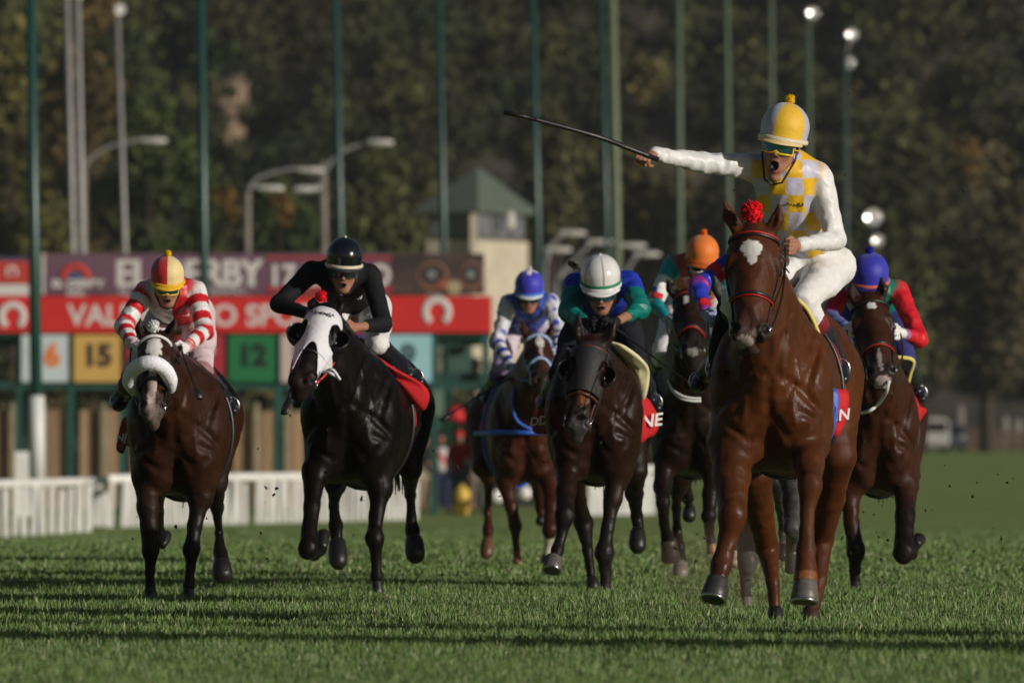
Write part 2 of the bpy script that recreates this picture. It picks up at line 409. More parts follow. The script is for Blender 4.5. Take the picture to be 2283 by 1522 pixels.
# grass blades --------------------------------------------------------
M_BLADE = mat('grass_blade', vc=True, rough=.55, spec=.35)
def blades(n, y0, y1, hmin, hmax, w0, seed):
    r = np.random.default_rng(seed)
    y = y0+(y1-y0)*r.random(n); x = (r.random(n)*2-1)*(.0452*y+1.0)
    tuft = noise3(np.stack([x, y*.7, y*0], 1), .55, 4, 3)
    h = (hmin+(hmax-hmin)*r.random(n)**1.8)*(1+.42*tuft.clip(-1, 1)); a = r.random(n)*6.283; w = w0*(.7+.6*r.random(n))
    lean = r.random(n)*.55*h; la = r.random(n)*6.283
    z = gz(y); c, s = np.cos(a)*w/2, np.sin(a)*w/2
    V = np.empty((n, 5, 3)); lx, ly = np.cos(la)*lean, np.sin(la)*lean
    V[:, 0] = np.stack([x-c, y-s, z-.01], 1); V[:, 1] = np.stack([x+c, y+s, z-.01], 1)
    V[:, 2] = np.stack([x+c*.8+lx*.35, y+s*.8+ly*.35, z+h*.6], 1); V[:, 3] = np.stack([x-c*.8+lx*.35, y-s*.8+ly*.35, z+h*.6], 1)
    V[:, 4] = np.stack([x+lx, y+ly, z+h], 1)
    o = (np.arange(n)*5)[:, None]; q = o+np.array([0, 1, 2, 3]); t = o+np.array([3, 2, 4])
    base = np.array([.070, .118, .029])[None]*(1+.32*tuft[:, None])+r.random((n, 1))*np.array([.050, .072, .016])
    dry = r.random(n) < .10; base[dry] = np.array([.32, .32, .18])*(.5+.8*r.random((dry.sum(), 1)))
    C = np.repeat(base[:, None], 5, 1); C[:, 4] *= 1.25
    return V.reshape(-1, 3), q, t, C.reshape(-1, 3)
parts = [blades(190000, 42, 52, .016, .044, .005, 1), blades(270000, 52, 76, .016, .044, .0062, 2), blades(110000, 76, 118, .018, .045, .012, 3), blades(60000, 118, 190, .018, .045, .022, 6)]
parts.append(blades(2500, 44, 80, .05, .085, .006, 9))
V = np.concatenate([p[0] for p in parts]); Cc = np.concatenate([p[3] for p in parts]); off = np.cumsum([0]+[len(p[0]) for p in parts[:-1]])
qs = np.concatenate([p[1]+o for p, o in zip(parts, off)]); ts = np.concatenate([p[2]+o for p, o in zip(parts, off)])
me = bpy.data.meshes.new('grass'); me.vertices.add(len(V)); me.vertices.foreach_set('co', V.astype(np.float32).ravel())
li = np.concatenate([qs.ravel(), ts.ravel()]).astype(np.int32); me.loops.add(len(li)); me.loops.foreach_set('vertex_index', li)
me.polygons.add(len(qs)+len(ts)); me.polygons.foreach_set('loop_start', np.concatenate([np.arange(len(qs))*4, len(qs)*4+np.arange(len(ts))*3]).astype(np.int32))
me.polygons.foreach_set('loop_total', np.concatenate([np.full(len(qs), 4), np.full(len(ts), 3)]).astype(np.int32)); me.update(calc_edges=True)
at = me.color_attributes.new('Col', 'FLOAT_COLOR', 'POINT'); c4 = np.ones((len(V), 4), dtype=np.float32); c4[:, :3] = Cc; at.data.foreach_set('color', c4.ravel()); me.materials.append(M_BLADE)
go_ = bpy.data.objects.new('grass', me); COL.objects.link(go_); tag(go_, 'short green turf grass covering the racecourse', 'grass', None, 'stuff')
# foliage -------------------------------------------------------------
M_LEAF = mat('foliage', vc=True, rough=.8, spec=.15, nscale=.9, namt=.35)
def clumps(centres, radii, n, size, cols, seed, jitter=.25):
    """leaf-clump faces scattered through ellipsoid volumes"""
    r = np.random.default_rng(seed); Vs, Cs = [], []
    for c, rad, col in zip(centres, radii, cols):
        d = r.normal(size=(n, 3)); d /= np.linalg.norm(d, axis=1)[:, None]
        rr = (.45+.6*r.random(n)**.6)*(1+.28*noise3(d*2+np.array(c)[None]*.37, 1.2, 5, 2))
        p = np.array(c)+d*np.array(rad)*rr[:, None]
        u = r.normal(size=(n, 3)); u /= np.linalg.norm(u, axis=1)[:, None]; v = np.cross(u, r.normal(size=(n, 3))); v /= np.linalg.norm(v, axis=1)[:, None]
        s = size*(.5+r.random((n, 1)))
        q = np.stack([p-u*s-v*s*.6, p+u*s-v*s*.5, p+u*s*.8+v*s*.6, p-u*s*.9+v*s*.55], 1)
        cc = np.array(col)[None]*(1+jitter*(r.random((n, 1))*2-1))
        Vs.append(q.reshape(-1, 3)); Cs.append(np.repeat(cc, 4, 0))
    V = np.concatenate(Vs); return V, np.arange(len(V)).reshape(-1, 4), np.concatenate(Cs)
r = np.random.default_rng(12); cen, rad, col = [], [], []
PAL = [(.050, .052, .020), (.040, .046, .018), (.060, .052, .022), (.075, .062, .026), (.035, .040, .018), (.085, .080, .030), (.062, .048, .026)]
for i in range(620):
    y = 646+r.random()*90; x = (r.random()*2-1)*(.052*y+6); z = float(ghill(x, y)); h = r.uniform(2.2, 5.5); w_ = r.uniform(1.2, 2.8)
    px = CXP+x/y*F_PX; py = HZ-(z+h*.6-CAMZ)/y*F_PX
    if 470 < px < 548 and 170 < py < 350: continue
    c = tuple(np.array(PAL[int(r.integers(len(PAL)))])*np.array((1.08, 1.20, 1.12))*r.uniform(.6, 1.25))
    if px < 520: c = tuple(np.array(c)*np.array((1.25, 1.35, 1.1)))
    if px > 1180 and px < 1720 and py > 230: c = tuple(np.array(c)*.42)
    cen.append((x, y, z+h*.55)); rad.append((w_, w_, h*.62)); col.append(c)
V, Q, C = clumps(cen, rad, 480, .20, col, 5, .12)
c2, r2, l2 = [], [], []
for i in range(460):
    y = 646+r.random()*95; x = r.choice([-1, 1])*r.uniform(36, 125); z = float(ghill(x, y)); h = r.uniform(2.5, 5.5); w_ = r.uniform(1.6, 3.2); c2.append((x, y, z+h*.5)); r2.append((w_, w_, h*.62)); l2.append(tuple(np.array(PAL[int(r.integers(len(PAL)))])*1.5*r.uniform(.5, 1.3)))
V2, Q2, C2 = clumps(c2, r2, 130, .42, l2, 6, .25); Q = np.concatenate([Q, Q2+len(V)]); V = np.concatenate([V, V2]); C = np.concatenate([C, C2])
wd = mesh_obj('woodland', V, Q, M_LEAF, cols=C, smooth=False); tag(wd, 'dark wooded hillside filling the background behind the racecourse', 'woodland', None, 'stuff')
def tree(px, py_top, py_base, d, wpx, col_, label, seed, n=1100, lean=0):
    s = F_PX/d; x = (px-CXP)/s; zt = CAMZ-(py_top-HZ)/s; z0 = float(gz(d)); H_ = zt-z0; W_ = wpx/s/2
    o = empty('tree', (x, d, z0), label, 'tree', 'trees standing in front of the hill')
    rg = np.random.default_rng(seed); geo = [tube_geo([(x, d, z0-.2), (x+lean*.3, d, z0+H_*.3), (x+lean, d, z0+H_*.75)], [W_*.09+.08, W_*.07+.05, .04], 8)]
    cs, rs, cl = [], [], []
    for i in range(11):
        a = rg.random()*6.283; rr = W_*.62*rg.random()**.5; hz_ = z0+H_*rg.uniform(.30, .86); k_ = 1-.45*abs((hz_-z0)/H_-.55)
        p = np.array((x+lean*.6+math.cos(a)*rr*k_, d+math.sin(a)*rr*k_, hz_)); q = rg.uniform(.32, .55)*W_
        geo.append(tube_geo([(x+lean*.3, d, z0+H_*.28), lerp(np.array((x+lean*.3, d, z0+H_*.28)), p, .6)+np.array((0, 0, -.2)), p], [.07, .05, .02], 5))
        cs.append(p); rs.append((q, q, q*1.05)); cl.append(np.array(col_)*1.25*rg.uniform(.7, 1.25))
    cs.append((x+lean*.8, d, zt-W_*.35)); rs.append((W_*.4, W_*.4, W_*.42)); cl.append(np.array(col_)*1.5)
    v, f = merge(geo); mesh_obj('trunk', v, f, mat('bark', (.06, .045, .032), .9, nscale=6, namt=.4), o)
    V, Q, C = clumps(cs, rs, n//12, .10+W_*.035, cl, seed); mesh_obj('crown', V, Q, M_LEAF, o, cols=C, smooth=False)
    return o
TR = [(28, 60, 1010, 520, 330, (.085, .078, .022), 'tall olive yellow tree at the left edge behind the first green pole'),
      (205, -30, 1010, 540, 300, (.090, .065, .022), 'tall autumn brown tree behind the two grey poles'),
      (330, 190, 1010, 500, 300, (.052, .066, .020), 'broad green tree behind the lone grey pole'),
      (430, 330, 1010, 470, 240, (.045, .060, .018), 'low green tree between the lone grey pole and the second green pole'),
      (600, 400, 1010, 460, 260, (.040, .056, .017), 'low dark green bush behind the curved lamp posts'),
      (860, 330, 1010, 480, 260, (.060, .066, .022), 'olive tree left of the small tower'),
      (905, 180, 1010, 560, 230, (.050, .052, .020), 'tall dull green tree above the small tower'),
      (1225, 60, 1010, 560, 210, (.065, .062, .025), 'tall olive tree behind the raised whip'),
      (1440, 130, 1010, 570, 240, (.085, .072, .026), 'tall yellowish tree beneath the outstretched white sleeve'),
      (1980, 250, 1010, 560, 340, (.058, .062, .026), 'broad olive tree above the blue pompom cap'),
      (2200, 330, 1010, 560, 300, (.070, .060, .030), 'brownish tree at the right edge with a yellow patch')]
for i, (a, b_, c_, d_, w_, cl_, lb) in enumerate(TR): tree(a, b_, c_, d_, w_, cl_, lb, 40+i, 2600)
for i, (a, b_, d_, w_) in enumerate([(505, 450, 440, 46), (625, 450, 440, 50), (2165, 350, 540, 66)]):
    s = F_PX/d_; x = (a-CXP)/s; z = CAMZ-(b_-HZ)/s; o = empty('shrub', (x, d_, z-1), ['small orange leafed shrub left of the concrete lamp post', 'small golden shrub right of the concrete lamp post', 'yellow leafed shrub high on the hillside at the right'][i], 'shrub', 'yellow shrubs in the background')
    W_ = w_/s/2
    V, Q, C = clumps([(x, d_, z), (x+W_*.5, d_, z-W_*1.1), (x-W_*.3, d_+.2, z+W_*.7)], [(W_, W_, W_)]*3, 34, .12, [(.15, .085, .02)]*3, 70+i); mesh_obj('crown', V, Q, M_LEAF, o, cols=C, smooth=False)
    mesh_obj('trunk', *tube_geo([(x, d_, z-W_*1.5-3), (x, d_, z)], [.06, .03], 6), mat('bark', (.06, .045, .032), .9, nscale=6, namt=.4), o)
V, Q, C = clumps([U(a, b_, 644) for a, b_ in ((478, 190), (544, 250), (474, 285), (536, 330), (512, 205), (500, 268))], [(.7, .7, .6)]*4+[(.35, .4, .3)]*2, 120, .13, [(.075, .078, .035)]*6, 77)
ob = mesh_obj('hillside_scrub', V, Q, M_LEAF, cols=C, smooth=False); tag(ob, 'scrub growing over the edges of the bare earth bank', 'scrub', None, 'stuff')
# bare earth scar on the hill
s = F_PX/660; rk = []
pts_ = [(482, 180), (535, 172), (541, 225), (530, 262), (536, 300), (505, 332), (482, 300), (490, 262), (474, 225)]
rim = catmull([U(a, b_, 652+(3.5 if i % 2 else 4.5)) for i, (a, b_) in enumerate(pts_+pts_[:1])], 5)[:-1]; cn = np.mean(rim, 0)
rows = [[cn+(p-cn)*t+np.array((0, -1.2*(1-t*t), 0)) for p in rim+[rim[0]]] for t in (1, .8, .55, .3, .03)]
G_ = np.array(rows); G_ += (noise3(G_.reshape(-1, 3), 1.3, 6)*.35).reshape(G_.shape[:2])[..., None]
ro = sheet('bare_earth_bank', G_, mat('earth', (.22, .155, .10), .95, nscale=.8, namt=.35, bscale=1.5, bstr=1), None, .4); tag(ro, None, None, None, 'structure')
# ------------------------------------------------------------------ poles
M_PG = mat('dark_green_paint', (.010, .055, .045), rough=.32, nscale=3, namt=.1); M_PS = mat('sage_green_pole', (.075, .105, .062), rough=.5, nscale=3, namt=.1)  # poles farther along the row take a lighter sage base colour
M_GALV = mat('galvanised_steel', (.33, .32, .31), rough=.5, metal=.3, nscale=4, namt=.12); M_CONC = mat('concrete', (.23, .20, .165), rough=.9, nscale=2, namt=.25)
M_LAMPW = mat('lamp_housing', (.62, .60, .56), rough=.3, nscale=2, namt=.08); M_LGL = mat('lamp_glass', (.75, .74, .72), rough=.12, metal=.5)
def polefn(name, label, cat, group, xt, yt, xb, yb, d, w0, w1, m):
    a, b_ = U(xt, yt, d), U(xb, yb, d); g0 = float(gz(d)); b_[0] += (b_[0]-a[0])*(b_[2]-g0)/(a[2]-b_[2]); b_[2] = g0
    s = F_PX/d; top = a+(a-b_)*(.25 if yt <= 0 else 0); o = empty(name, b_, label, cat, group)
    mid = lerp(b_, a, .5); r0, r1 = w0/2/s, w1/2/s
    tube('pole', [b_, mid, top], [r0, (r0+r1)/2, r1*.95], m, o, 16)
    return o, a, b_
PO = [(68, 82, 30, 22, M_PG, 'thick dark green pole with a white sleeve at the left edge'), (447, 460, 25, 18, M_PG, 'dark green pole behind the red and white jockey, second from the left'),
      (748, 768, 21, 15, M_PG, 'dark green pole above the black helmet'), (979, 997, 19, 14, M_PG, 'dark green pole crossing the small tower roof'),
      (1188, 1209, 18, 14, M_PG, 'dark green pole at the right eave of the small tower'), (1341, 1364, 15, 12, M_PG, 'thin dark green pole close beside the broad sage pole'),
      (1513, 1518, 18, 15, M_PS, 'sage green pole above the orange cap'), (1620, 1630, 16, 13, M_PS, 'sage green pole crossed by the outstretched white sleeve'),
      (1719, 1724, 15, 12, M_PS, 'sage green pole above the yellow and grey cap'), (1803, 1806, 14, 12, M_PS, 'short sage green pole carrying a floodlight, right of the yellow pompom'), (1885, 1889, 14, 12, mat('far_green_paint', (.03, .055, .045), .6), 'dim green pole carrying two floodlights at the right')]
PTOP = [0]*9+[42, 120]
for i, (xt, xb, w0, w1, m, lb) in enumerate(PO):
    d = 568000/(3100-(xt+xb)/2); o, a, b_ = polefn('floodlight_pole', lb, 'pole', 'row of green poles beside the track', xt, PTOP[i], xb, 975, d, w0, w1, m)
    if i == 0:
        s = F_PX/d; t0, t1 = U(81, 882, d), U(83, 1066, d); tube('white_sleeve', [t1, t0], 17.5/s, M_WHITEPAINT, o, 20)
    if i > 8:
        for dx_, dy_ in ([(9, -12)] if i == 9 else [(14, -42), (8, 20)]):
            c = a+np.array((dx_, 0, -dy_))*d/F_PX; v, f = lathe_geo([(.05, -.28), (.13, -.2), (.23, 0), (.24, .04), (.21, .02)], c, (sx*.3, -1, .12), n=16); mesh_obj('floodlight', v, f, M_LGL, o)
            tube('lamp_arm', [a+np.array((0, .05, -.2)), c+np.array((0, .25, 0))], .04, M_GALV, o, 6)
o, a, b_ = polefn('floodlight_pole', 'broad pale sage pole left of the outstretched hand', 'pole', 'row of green poles beside the track', 1365, 0, 1384, 975, 322, 22, 19, mat('pale_sage_pole', (.13, .155, .08), .5, nscale=3, namt=.1))
for i, (px, py, d, r0) in enumerate([(1947, 484, 480, .42), (1957, 536, 480, .26)]):
    pass
o, a, b_ = polefn('floodlight_pole', 'faint thin pole with two bright lamps above the blue cap', 'pole', None, 1948, 484, 1953, 975, 500, 7, 6, mat('far_green_paint'))
for (px, py, r0) in [(1947, 484, .36), (1957, 536, .24)]:
    c = U(px, py, 499.4); v, f = lathe_geo([(.05, -.28), (r0*.6, -.2), (r0, 0), (r0*1.03, .04), (r0*.9, .02)], c, (sx*.3, -1, .12), n=16); mesh_obj('floodlight', v, f, M_LGL, o)
for xt, yt, xb, w0, w1, lb in [(150, 0, 163, 14, 12, 'left of the two tall grey poles behind the number fifteen panel'), (173, 0, 184, 14, 12, 'right of the two tall grey poles behind the number fifteen panel'), (262, 38, 279, 13, 10, 'lone tall grey pole between two green poles, with a floodlight on top')]:
    o, a, b_ = polefn('steel_pole', lb, 'pole', 'tall grey poles behind the gate', xt, yt, xb, 565, 305, w0, w1, M_GALV)
    c = a+np.array((.05, -.15, .2)); v, f = lathe_geo([(.05, -.2), (.13, -.1), (.16, .06), (.14, .05)], c, (.5, -.8, -.3), n=14); mesh_obj('floodlight', v, f, M_LAMPW, o)
# curved street lamps
def street_lamp(label, base, top, arms, d, w=14, m=None, conc=True):
    s = F_PX/d; a, b_ = U(*top, d), U(*base, d); b_[2] = float(gz(d)); o = empty('street_lamp', b_, label, 'street lamp', 'curved street lamps behind the gate')
    tube('post', [b_, a], [w/2/s*1.25, w/2/s], m or M_CONC, o, 10)
    for pts, hd in arms:
        tube('lamp_arm', catmull([U(x, y, d-.1) for x, y in pts], 5), 4/s, M_GALV, o, 8)
        c = U(*hd, d-.1); dr_ = 1 if hd[0] > pts[0][0] else -1; L_ = 26/s
        g1 = [ell(c+np.array((dr_*L_*.2, 0, 0)), (L_*1.05, .13, .10), None, .04), ell(c-np.array((dr_*L_*.8, 0, -.02)), (L_*.5, .08, .07), None, .04)]
        V, Q = build(g1, .045); mesh_obj('lamp_head', V, Q, M_LAMPW, o)
street_lamp('concrete lamp post with one curved arm beside the two grey poles', (188, 600), (186, 352), [([(186, 380), (200, 355), (235, 330), (280, 318), (310, 312)], (342, 314))], 322)
street_lamp('concrete lamp post left of the black helmet with two lamps', (552, 600), (552, 412), [([(553, 425), (570, 400), (610, 385), (650, 377), (672, 378)], (693, 380)), ([(553, 425), (565, 415), (585, 418)], (603, 420))], 326)
street_lamp('tall concrete lamp post just left of the black helmet', (730, 600), (720, 360), [([(722, 385), (745, 352), (775, 332), (805, 322), (820, 320)], (846, 318)), ([(722, 410), (705, 416), (695, 420)], (682, 422))], 330, 17)
street_lamp('grey street lamp with a long bent arm left of the white helmet', (1236, 900), (1240, 625), [([(1240, 625), (1258, 600), (1300, 560), (1318, 542)], (1338, 540)), ([(1240, 625), (1300, 585), (1380, 560)], (1410, 548))], 345, 10, M_GALV)
street_lamp('faint street lamp above the blue and silver jockey', (1216, 900), (1216, 565), [([(1216, 565), (1235, 540), (1255, 522)], (1276, 520)), ([(1216, 590), (1225, 560)], (1244, 557))], 352, 8, M_GALV)
street_lamp('faint street lamp right of the white helmet', (1396, 900), (1396, 620), [([(1396, 620), (1404, 590), (1420, 572)], (1442, 567))], 358, 8, M_GALV)
# ------------------------------------------------------------------ small tower
def tower():
    d = 330; s = F_PX/d; x0 = (1056-CXP)/s; zz = lambda py: CAMZ-(py-HZ)/s; o = empty('judges_tower', (x0, d, float(gz(d))), 'small cream tower with a dark windowed cabin and a green pyramid roof', 'tower')
    h1, h2 = 108/s, 128/s
    def plan(k):      # front corner, right, back, left corner of the plan grown by k metres
        Fc_ = np.array((x0, d-.0, 0.)); ru, lu = np.array((.35, .94, 0)), np.array((-.94, .35, 0)); R0, L0 = 1.66/.35*.98, 1.42/.94
        return [Fc_-ru*k-lu*k, Fc_+ru*(R0+k)-lu*k, Fc_+ru*(R0+k)+lu*(L0+k), Fc_-ru*k+lu*(L0+k)]
    def prism(nm, k, z0, z1, m, par=o):
        q = plan(k); V = [p+np.array((0, 0, z0)) for p in q]+[p+np.array((0, 0, z1)) for p in q]
        return mesh_obj(nm, V, [(0, 1, 5, 4), (1, 2, 6, 5), (2, 3, 7, 6), (3, 0, 4, 7), (4, 5, 6, 7), (3, 2, 1, 0)], m, par, smooth=False)
    cream = mat('cream_plaster', (.55, .48, .36), .9, nscale=1.5, namt=.12); dk_ = mat('dark_timber', (.075, .068, .065), .6, nscale=2, namt=.2); gl = mat('window_glass', (.16, .17, .19), .15)
    prism('shaft', -.03, float(gz(d)), zz(534), cream); cb = prism('cabin', -.09, zz(534), zz(464), dk_)
    q = plan(-.08)
    for a, b_ in ((q[0], q[1]), (q[0], q[3])):
        for u0, u1 in ((.10, .36), (.40, .66), (.70, .94)):
            t_ = nrm(b_-a); nn = np.array((t_[1], -t_[0], 0)); nn = nn*(-1 if nn[1] > 0 else 1)*.02; p, w_ = lerp(a, b_, u0)+nn, lerp(a, b_, u1)+nn; z0, z1 = zz(526), zz(474)
            mesh_obj('window', [p+(0, 0, z0), w_+(0, 0, z0), w_+(0, 0, z1), p+(0, 0, z1)], [(0, 1, 2, 3)], gl, cb, smooth=False)
    v, f = box_geo((x0-.10, d-.14, zz(560)), (x0+.10, d+.06, zz(466))); mesh_obj('corner_post', v, f, cream, o, smooth=False)
    q = [p+np.array((0, 0, zz(466))) for p in plan(.22)]; ap = (q[0]+q[2])/2; ap[2] = zz(366)
    V = q+[ap]+[p-np.array((0, 0, .1)) for p in q]
    mesh_obj('roof', V, [(0, 1, 4), (1, 2, 4), (2, 3, 4), (3, 0, 4), (5, 6, 1, 0), (6, 7, 2, 1), (7, 8, 3, 2), (8, 5, 0, 3), (8, 7, 6, 5)], mat('green_roof', (.10, .125, .095), .7, nscale=2, namt=.12), o, smooth=False)
    g1 = [sphere_geo((x0+1.05, d+1.9, zz(z_)), .16, 10) for z_ in (480, 497)]; v, f = merge(g1); mesh_obj('loudspeaker', v, f, M_LAMPW, o)
tower()
# ------------------------------------------------------------------ starting gate
def gate():
    d = 230; s = F_PX/d; X = lambda px: (px-CXP)/s; Z = lambda py: CAMZ-(py-HZ)/s; g0 = float(gz(d))
    o = empty('starting_gate', (X(520), d, g0), 'long green starting gate with numbered stalls beneath red and purple banners', 'starting gate')
    gm = mat('gate_green', (.018, .075, .062), .5, nscale=1.5, namt=.25)
    def bx(nm, x0, x1, y0, y1, dd0, dd1, m, par=o): v, f = box_geo((X(x0), d+dd0, Z(y1)), (X(x1), d+dd1, Z(y0))); return mesh_obj(nm, v, f, m, par, smooth=False)
    post, beam = [], []
    for k in range(-2, 10):
        x = 42+115.6*k; gp = 975+(CAMZ-g0)*s
        for dd in (0, 2.6): v, f = box_geo((X(x-8), d+dd, g0), (X(x+8), d+dd+.15, Z(742))); mesh_obj('stall_post', v, f, gm, o, smooth=False)
        v, f = box_geo((X(x-4), d+.15, g0+.35), (X(x+4), d+2.6, g0+1.6)); mesh_obj('stall_partition', v, f, gm, o, smooth=False)
    bx('top_beam', -220, 1096, 741, 752, .03, .14, gm); bx('lower_beam', -220, 1090, 851, 868, .03, .12, gm); bx('rear_beam', -220, 1090, 741, 768, 2.62, 2.74, gm)
    for k in range(-2, 9):
        x = 42+115.6*k
        if k in (-2, 0, 3, 7): tube('brace', [U(x, 752, d+.4), U(x+115, 850, d+.4)], .03, gm, o, 6); tube('brace', [U(x, 850, d+.4), U(x+115, 752, d+.4)], .03, gm, o, 6)
    # band with the course name
    red = mat('banner_red', srgb(206, 36, 34), .6, nscale=1.2, namt=.06)
    b1 = bx('name_banner', -220, 1096, 660, 741, -.12, .02, red); y_ = d-.125
    wt_ = mat('banner_white', (.68, .64, .62), .6)
    def tx(nm, t, px, py, hpx, m, par, bold=.03, al='LEFT', sx_=1.0, yy=y_, ): return text_obj(nm, t, (X(px), yy, Z(py)), (1, 0, 0), (0, 0, 1), hpx/s/.70, m, par, bold, .006, al, sx_)
    tx('banner_lettering', 'VALPARAISO', 152, 725, 46, wt_, b1, .022, 'LEFT', 1.0)
    tx('banner_lettering', 'SPORTING', 548, 725, 46, wt_, b1, .022, 'LEFT', 1.0)
    def shoe(cx_, cy, r_, nm, m, par, yy=y_, th=8):
        pts = [U(cx_, cy, yy)*0+np.array((X(cx_)+math.sin(t)*r_*.95/s, yy-.01, Z(cy)+math.cos(t)*r_/s)) for t in np.linspace(-2.55, 2.55, 24)]
        tube(nm, pts, th/s, m, par, 8, flatn=(0, 1, 0), fl=.2)
    shoe(28, 705, 26, 'horseshoe_emblem', wt_, b1); shoe(974, 695, 27, 'horseshoe_emblem', wt_, b1)
    # upper advertising banner
    b2 = bx('race_banner', 100, 1080, 565, 656, -.10, .0, mat('banner_purple', srgb(106, 74, 92), .6, nscale=.5, namt=.12)); y2 = d-.105
    b3 = bx('race_banner', -220, 66, 582, 632, -.10, .0, mat('banner_red2', srgb(190, 60, 50), .6, nscale=.7, namt=.05)); shoe(26, 606, 11, 'horseshoe_emblem', wt_, b3, y2, 3)
    bx('race_banner', -220, 66, 634, 668-9, -.10, .0, wt_); bx('banner_edge', -220, 66, 572, 582, -.1, 0, mat('banner_slate', srgb(70, 66, 96), .6)); bx('banner_edge', 94, 100, 565, 656, -.1, 0, wt_)
    [tx('banner_lettering', 'EL DERBY', 254+k_*2.5, 638, 60, wt_, b2, .008, 'LEFT', .885, y2-.004*k_) for k_ in range(4)]; [tx('banner_lettering', t_, x_, 656, 14, mat('banner_grey', (.46, .43, .46), .6), b2, .03, 'LEFT', 1.35, y2-.01) for t_, x_ in (('EL', 264), ('DESAFIO', 440))]
    rp = bx('date_panel', 594, 875, 572, 578, -.13, -.105, mat('date_red', srgb(170, 42, 46), .6), b2); bx('date_panel', 594, 875, 640, 650, -.13, -.105, mat('date_red'), b2)
    tx('banner_lettering', '17 ENERO', 598, 636, 46, wt_, b2, .03, 'LEFT', .93, y2)
    em = mat('emblem_red', srgb(196, 60, 56), .6); v, f = tube_geo([np.array((X(168)+math.cos(t)*28/s, y2-.01, Z(622)+math.sin(t)*28/s)) for t in np.linspace(0, math.pi, 20)], 8/s, 8, (0, 1, 0), fl=.2); mesh_obj('race_emblem', v, f, em, b2)
    v, f = sphere_geo((X(168), y2, Z(616)), (17/s, .01, 11/s), 16); mesh_obj('race_emblem', v, f, mat('emblem_blue', srgb(74, 82, 118), .6), b2)
    tx('banner_lettering', 'EL DERBY', 116, 640, 16, wt_, b2, .05, 'LEFT', 1.18, y2-.02); tx('banner_lettering', '2020', 148, 658, 12, wt_, b2, .03, 'LEFT', 1.1, y2-.02)
    # printed face with goggles on the right end of the banner
    def blob(cx_, cy, rx, ry, m, dy): v, f = sphere_geo((X(cx_), y2-dy, Z(cy)), (rx/s, .006, ry/s), 24, ((1, 0, 0), (0, 1, 0), (0, 0, 1))); mesh_obj('printed_portrait', v, f, m, b2)
    bx('printed_backdrop', 876, 1079, 566, 655, -.118, -.106, mat('print_brown', (.070, .042, .036), .6, nscale=1.2, namt=.5), b2)
    for k, cx_ in enumerate((965, 1052)):
        blob(cx_, 614, 36 if k == 0 else 27, 32, mat('print_tan', (.22, .10, .06), .6), .014); blob(cx_, 612, 29 if k == 0 else 22, 24, mat('print_dark', (.045, .03, .03), .6), .022); blob(cx_-3, 612, 9, 9, mat('print_grey', (.22, .26, .25), .6), .030)
    blob(1012, 640, 17, 15, mat('print_cream', (.42, .33, .20), .6), .032); blob(985, 634, 12, 10, mat('print_rust', (.35, .08, .04), .6), .034)
    # numbered stall panels
    for px, nb_, pc, tcx in [(100, '16', srgb(196, 208, 210), srgb(226, 120, 30)), (217, '15', srgb(205, 165, 90), srgb(40, 34, 30)), (332, '14', srgb(150, 40, 50), srgb(200, 190, 190)), (448, '13', srgb(170, 40, 55), srgb(226, 210, 205)), (562, '12', srgb(24, 112, 62), srgb(20, 32, 34)), (678, '11', srgb(200, 180, 175), srgb(60, 50, 50)), (794, '10', srgb(60, 60, 120), srgb(200, 200, 200)), (910, '9', srgb(158, 205, 216), srgb(60, 92, 104))]:
        p = bx('number_panel', px-52, px+52, 746, 851, -.10, .0, mat('panel_'+nb_, pc, .6, nscale=2, namt=.05)); 
        tx('number', nb_, px, 814, 46, mat('digits_'+nb_, tcx, .6), p, .05, 'CENTER', 1.0, d-.105)
    # step platform and clutter at the right end
    bx('end_frame', 960, 1092, 752, 770, .3, .45, gm); bx('end_frame', 960, 1092, 830, 850, .3, .45, gm); bx('end_frame', 940, 985, 868, 960, .3, .5, gm); bx('end_frame', 1000, 1050, 770, 830, .8, .9, mat('pale_green', (.05, .11, .085), .6))
    bx('end_frame', 965, 990, 868, 925, -.05, .1, mat('light_green', (.12, .2, .14), .6))
gate()
# ------------------------------------------------------------------ fences
M_FW = mat('white_plastic_rail', (.86, .84, .80), .55, nscale=1.6, namt=.16)
def slat_fence(label, path, wpx, gap, h, seed):
    rg = random.Random(seed); d_a, d_b = path[0][1], path[-1][1]; x0, x1 = path[0][0], path[-1][0]
    o = empty('running_rail', U(x0, 0, d_a)*np.array((1, 1, 0))+np.array((0, 0, float(gz(d_a)))), label, 'fence', 'white rails along the track')
    n = int((x1-x0)/(wpx+gap)); top = []
    v0, f0 = box_geo((-.5, -.012, 0), (.5, .012, 1)); base = None
    for i in range(n):
        t = (i+.5)/n; px = lerp(x0, x1, t); d = lerp(d_a, d_b, t); s = F_PX/d; z0 = float(gz(d)); x = (px-CXP)/s; w_ = (wpx+rg.uniform(-1.5, 2))/s; hh = h*rg.uniform(.86, 1.03)
        if rg.random() < .05: continue
        lean = rg.uniform(-.035, .035)
        V = [(x-w_/2, d-.012, z0-.02), (x+w_/2, d-.012, z0-.02), (x+w_/2, d+.012, z0-.02), (x-w_/2, d+.012, z0-.02)]
        V += [(a+lean, b_+.10, z0+hh) for a, b_, c in V]
        mesh_obj('picket', V, box_geo((0, 0, 0), (1, 1, 1))[1], M_FW, o, smooth=False)
    for dz, r_ in ((h, .045),):
        pts = [np.array(((lerp(x0, x1, t)-CXP)*lerp(d_a, d_b, t)/F_PX, lerp(d_a, d_b, t)+.10, float(gz(lerp(d_a, d_b, t)))+dz)) for t in np.linspace(0, 1, 12)]
        tube('top_rail', pts, r_, M_FW, o, 10, flatn=(0, 0, 1), fl=1.6)
    return o
slat_fence('near white slatted rail at the left edge with gaps between its slats', [(-160, 168), (208, 187)], 13, 7, .83, 1)
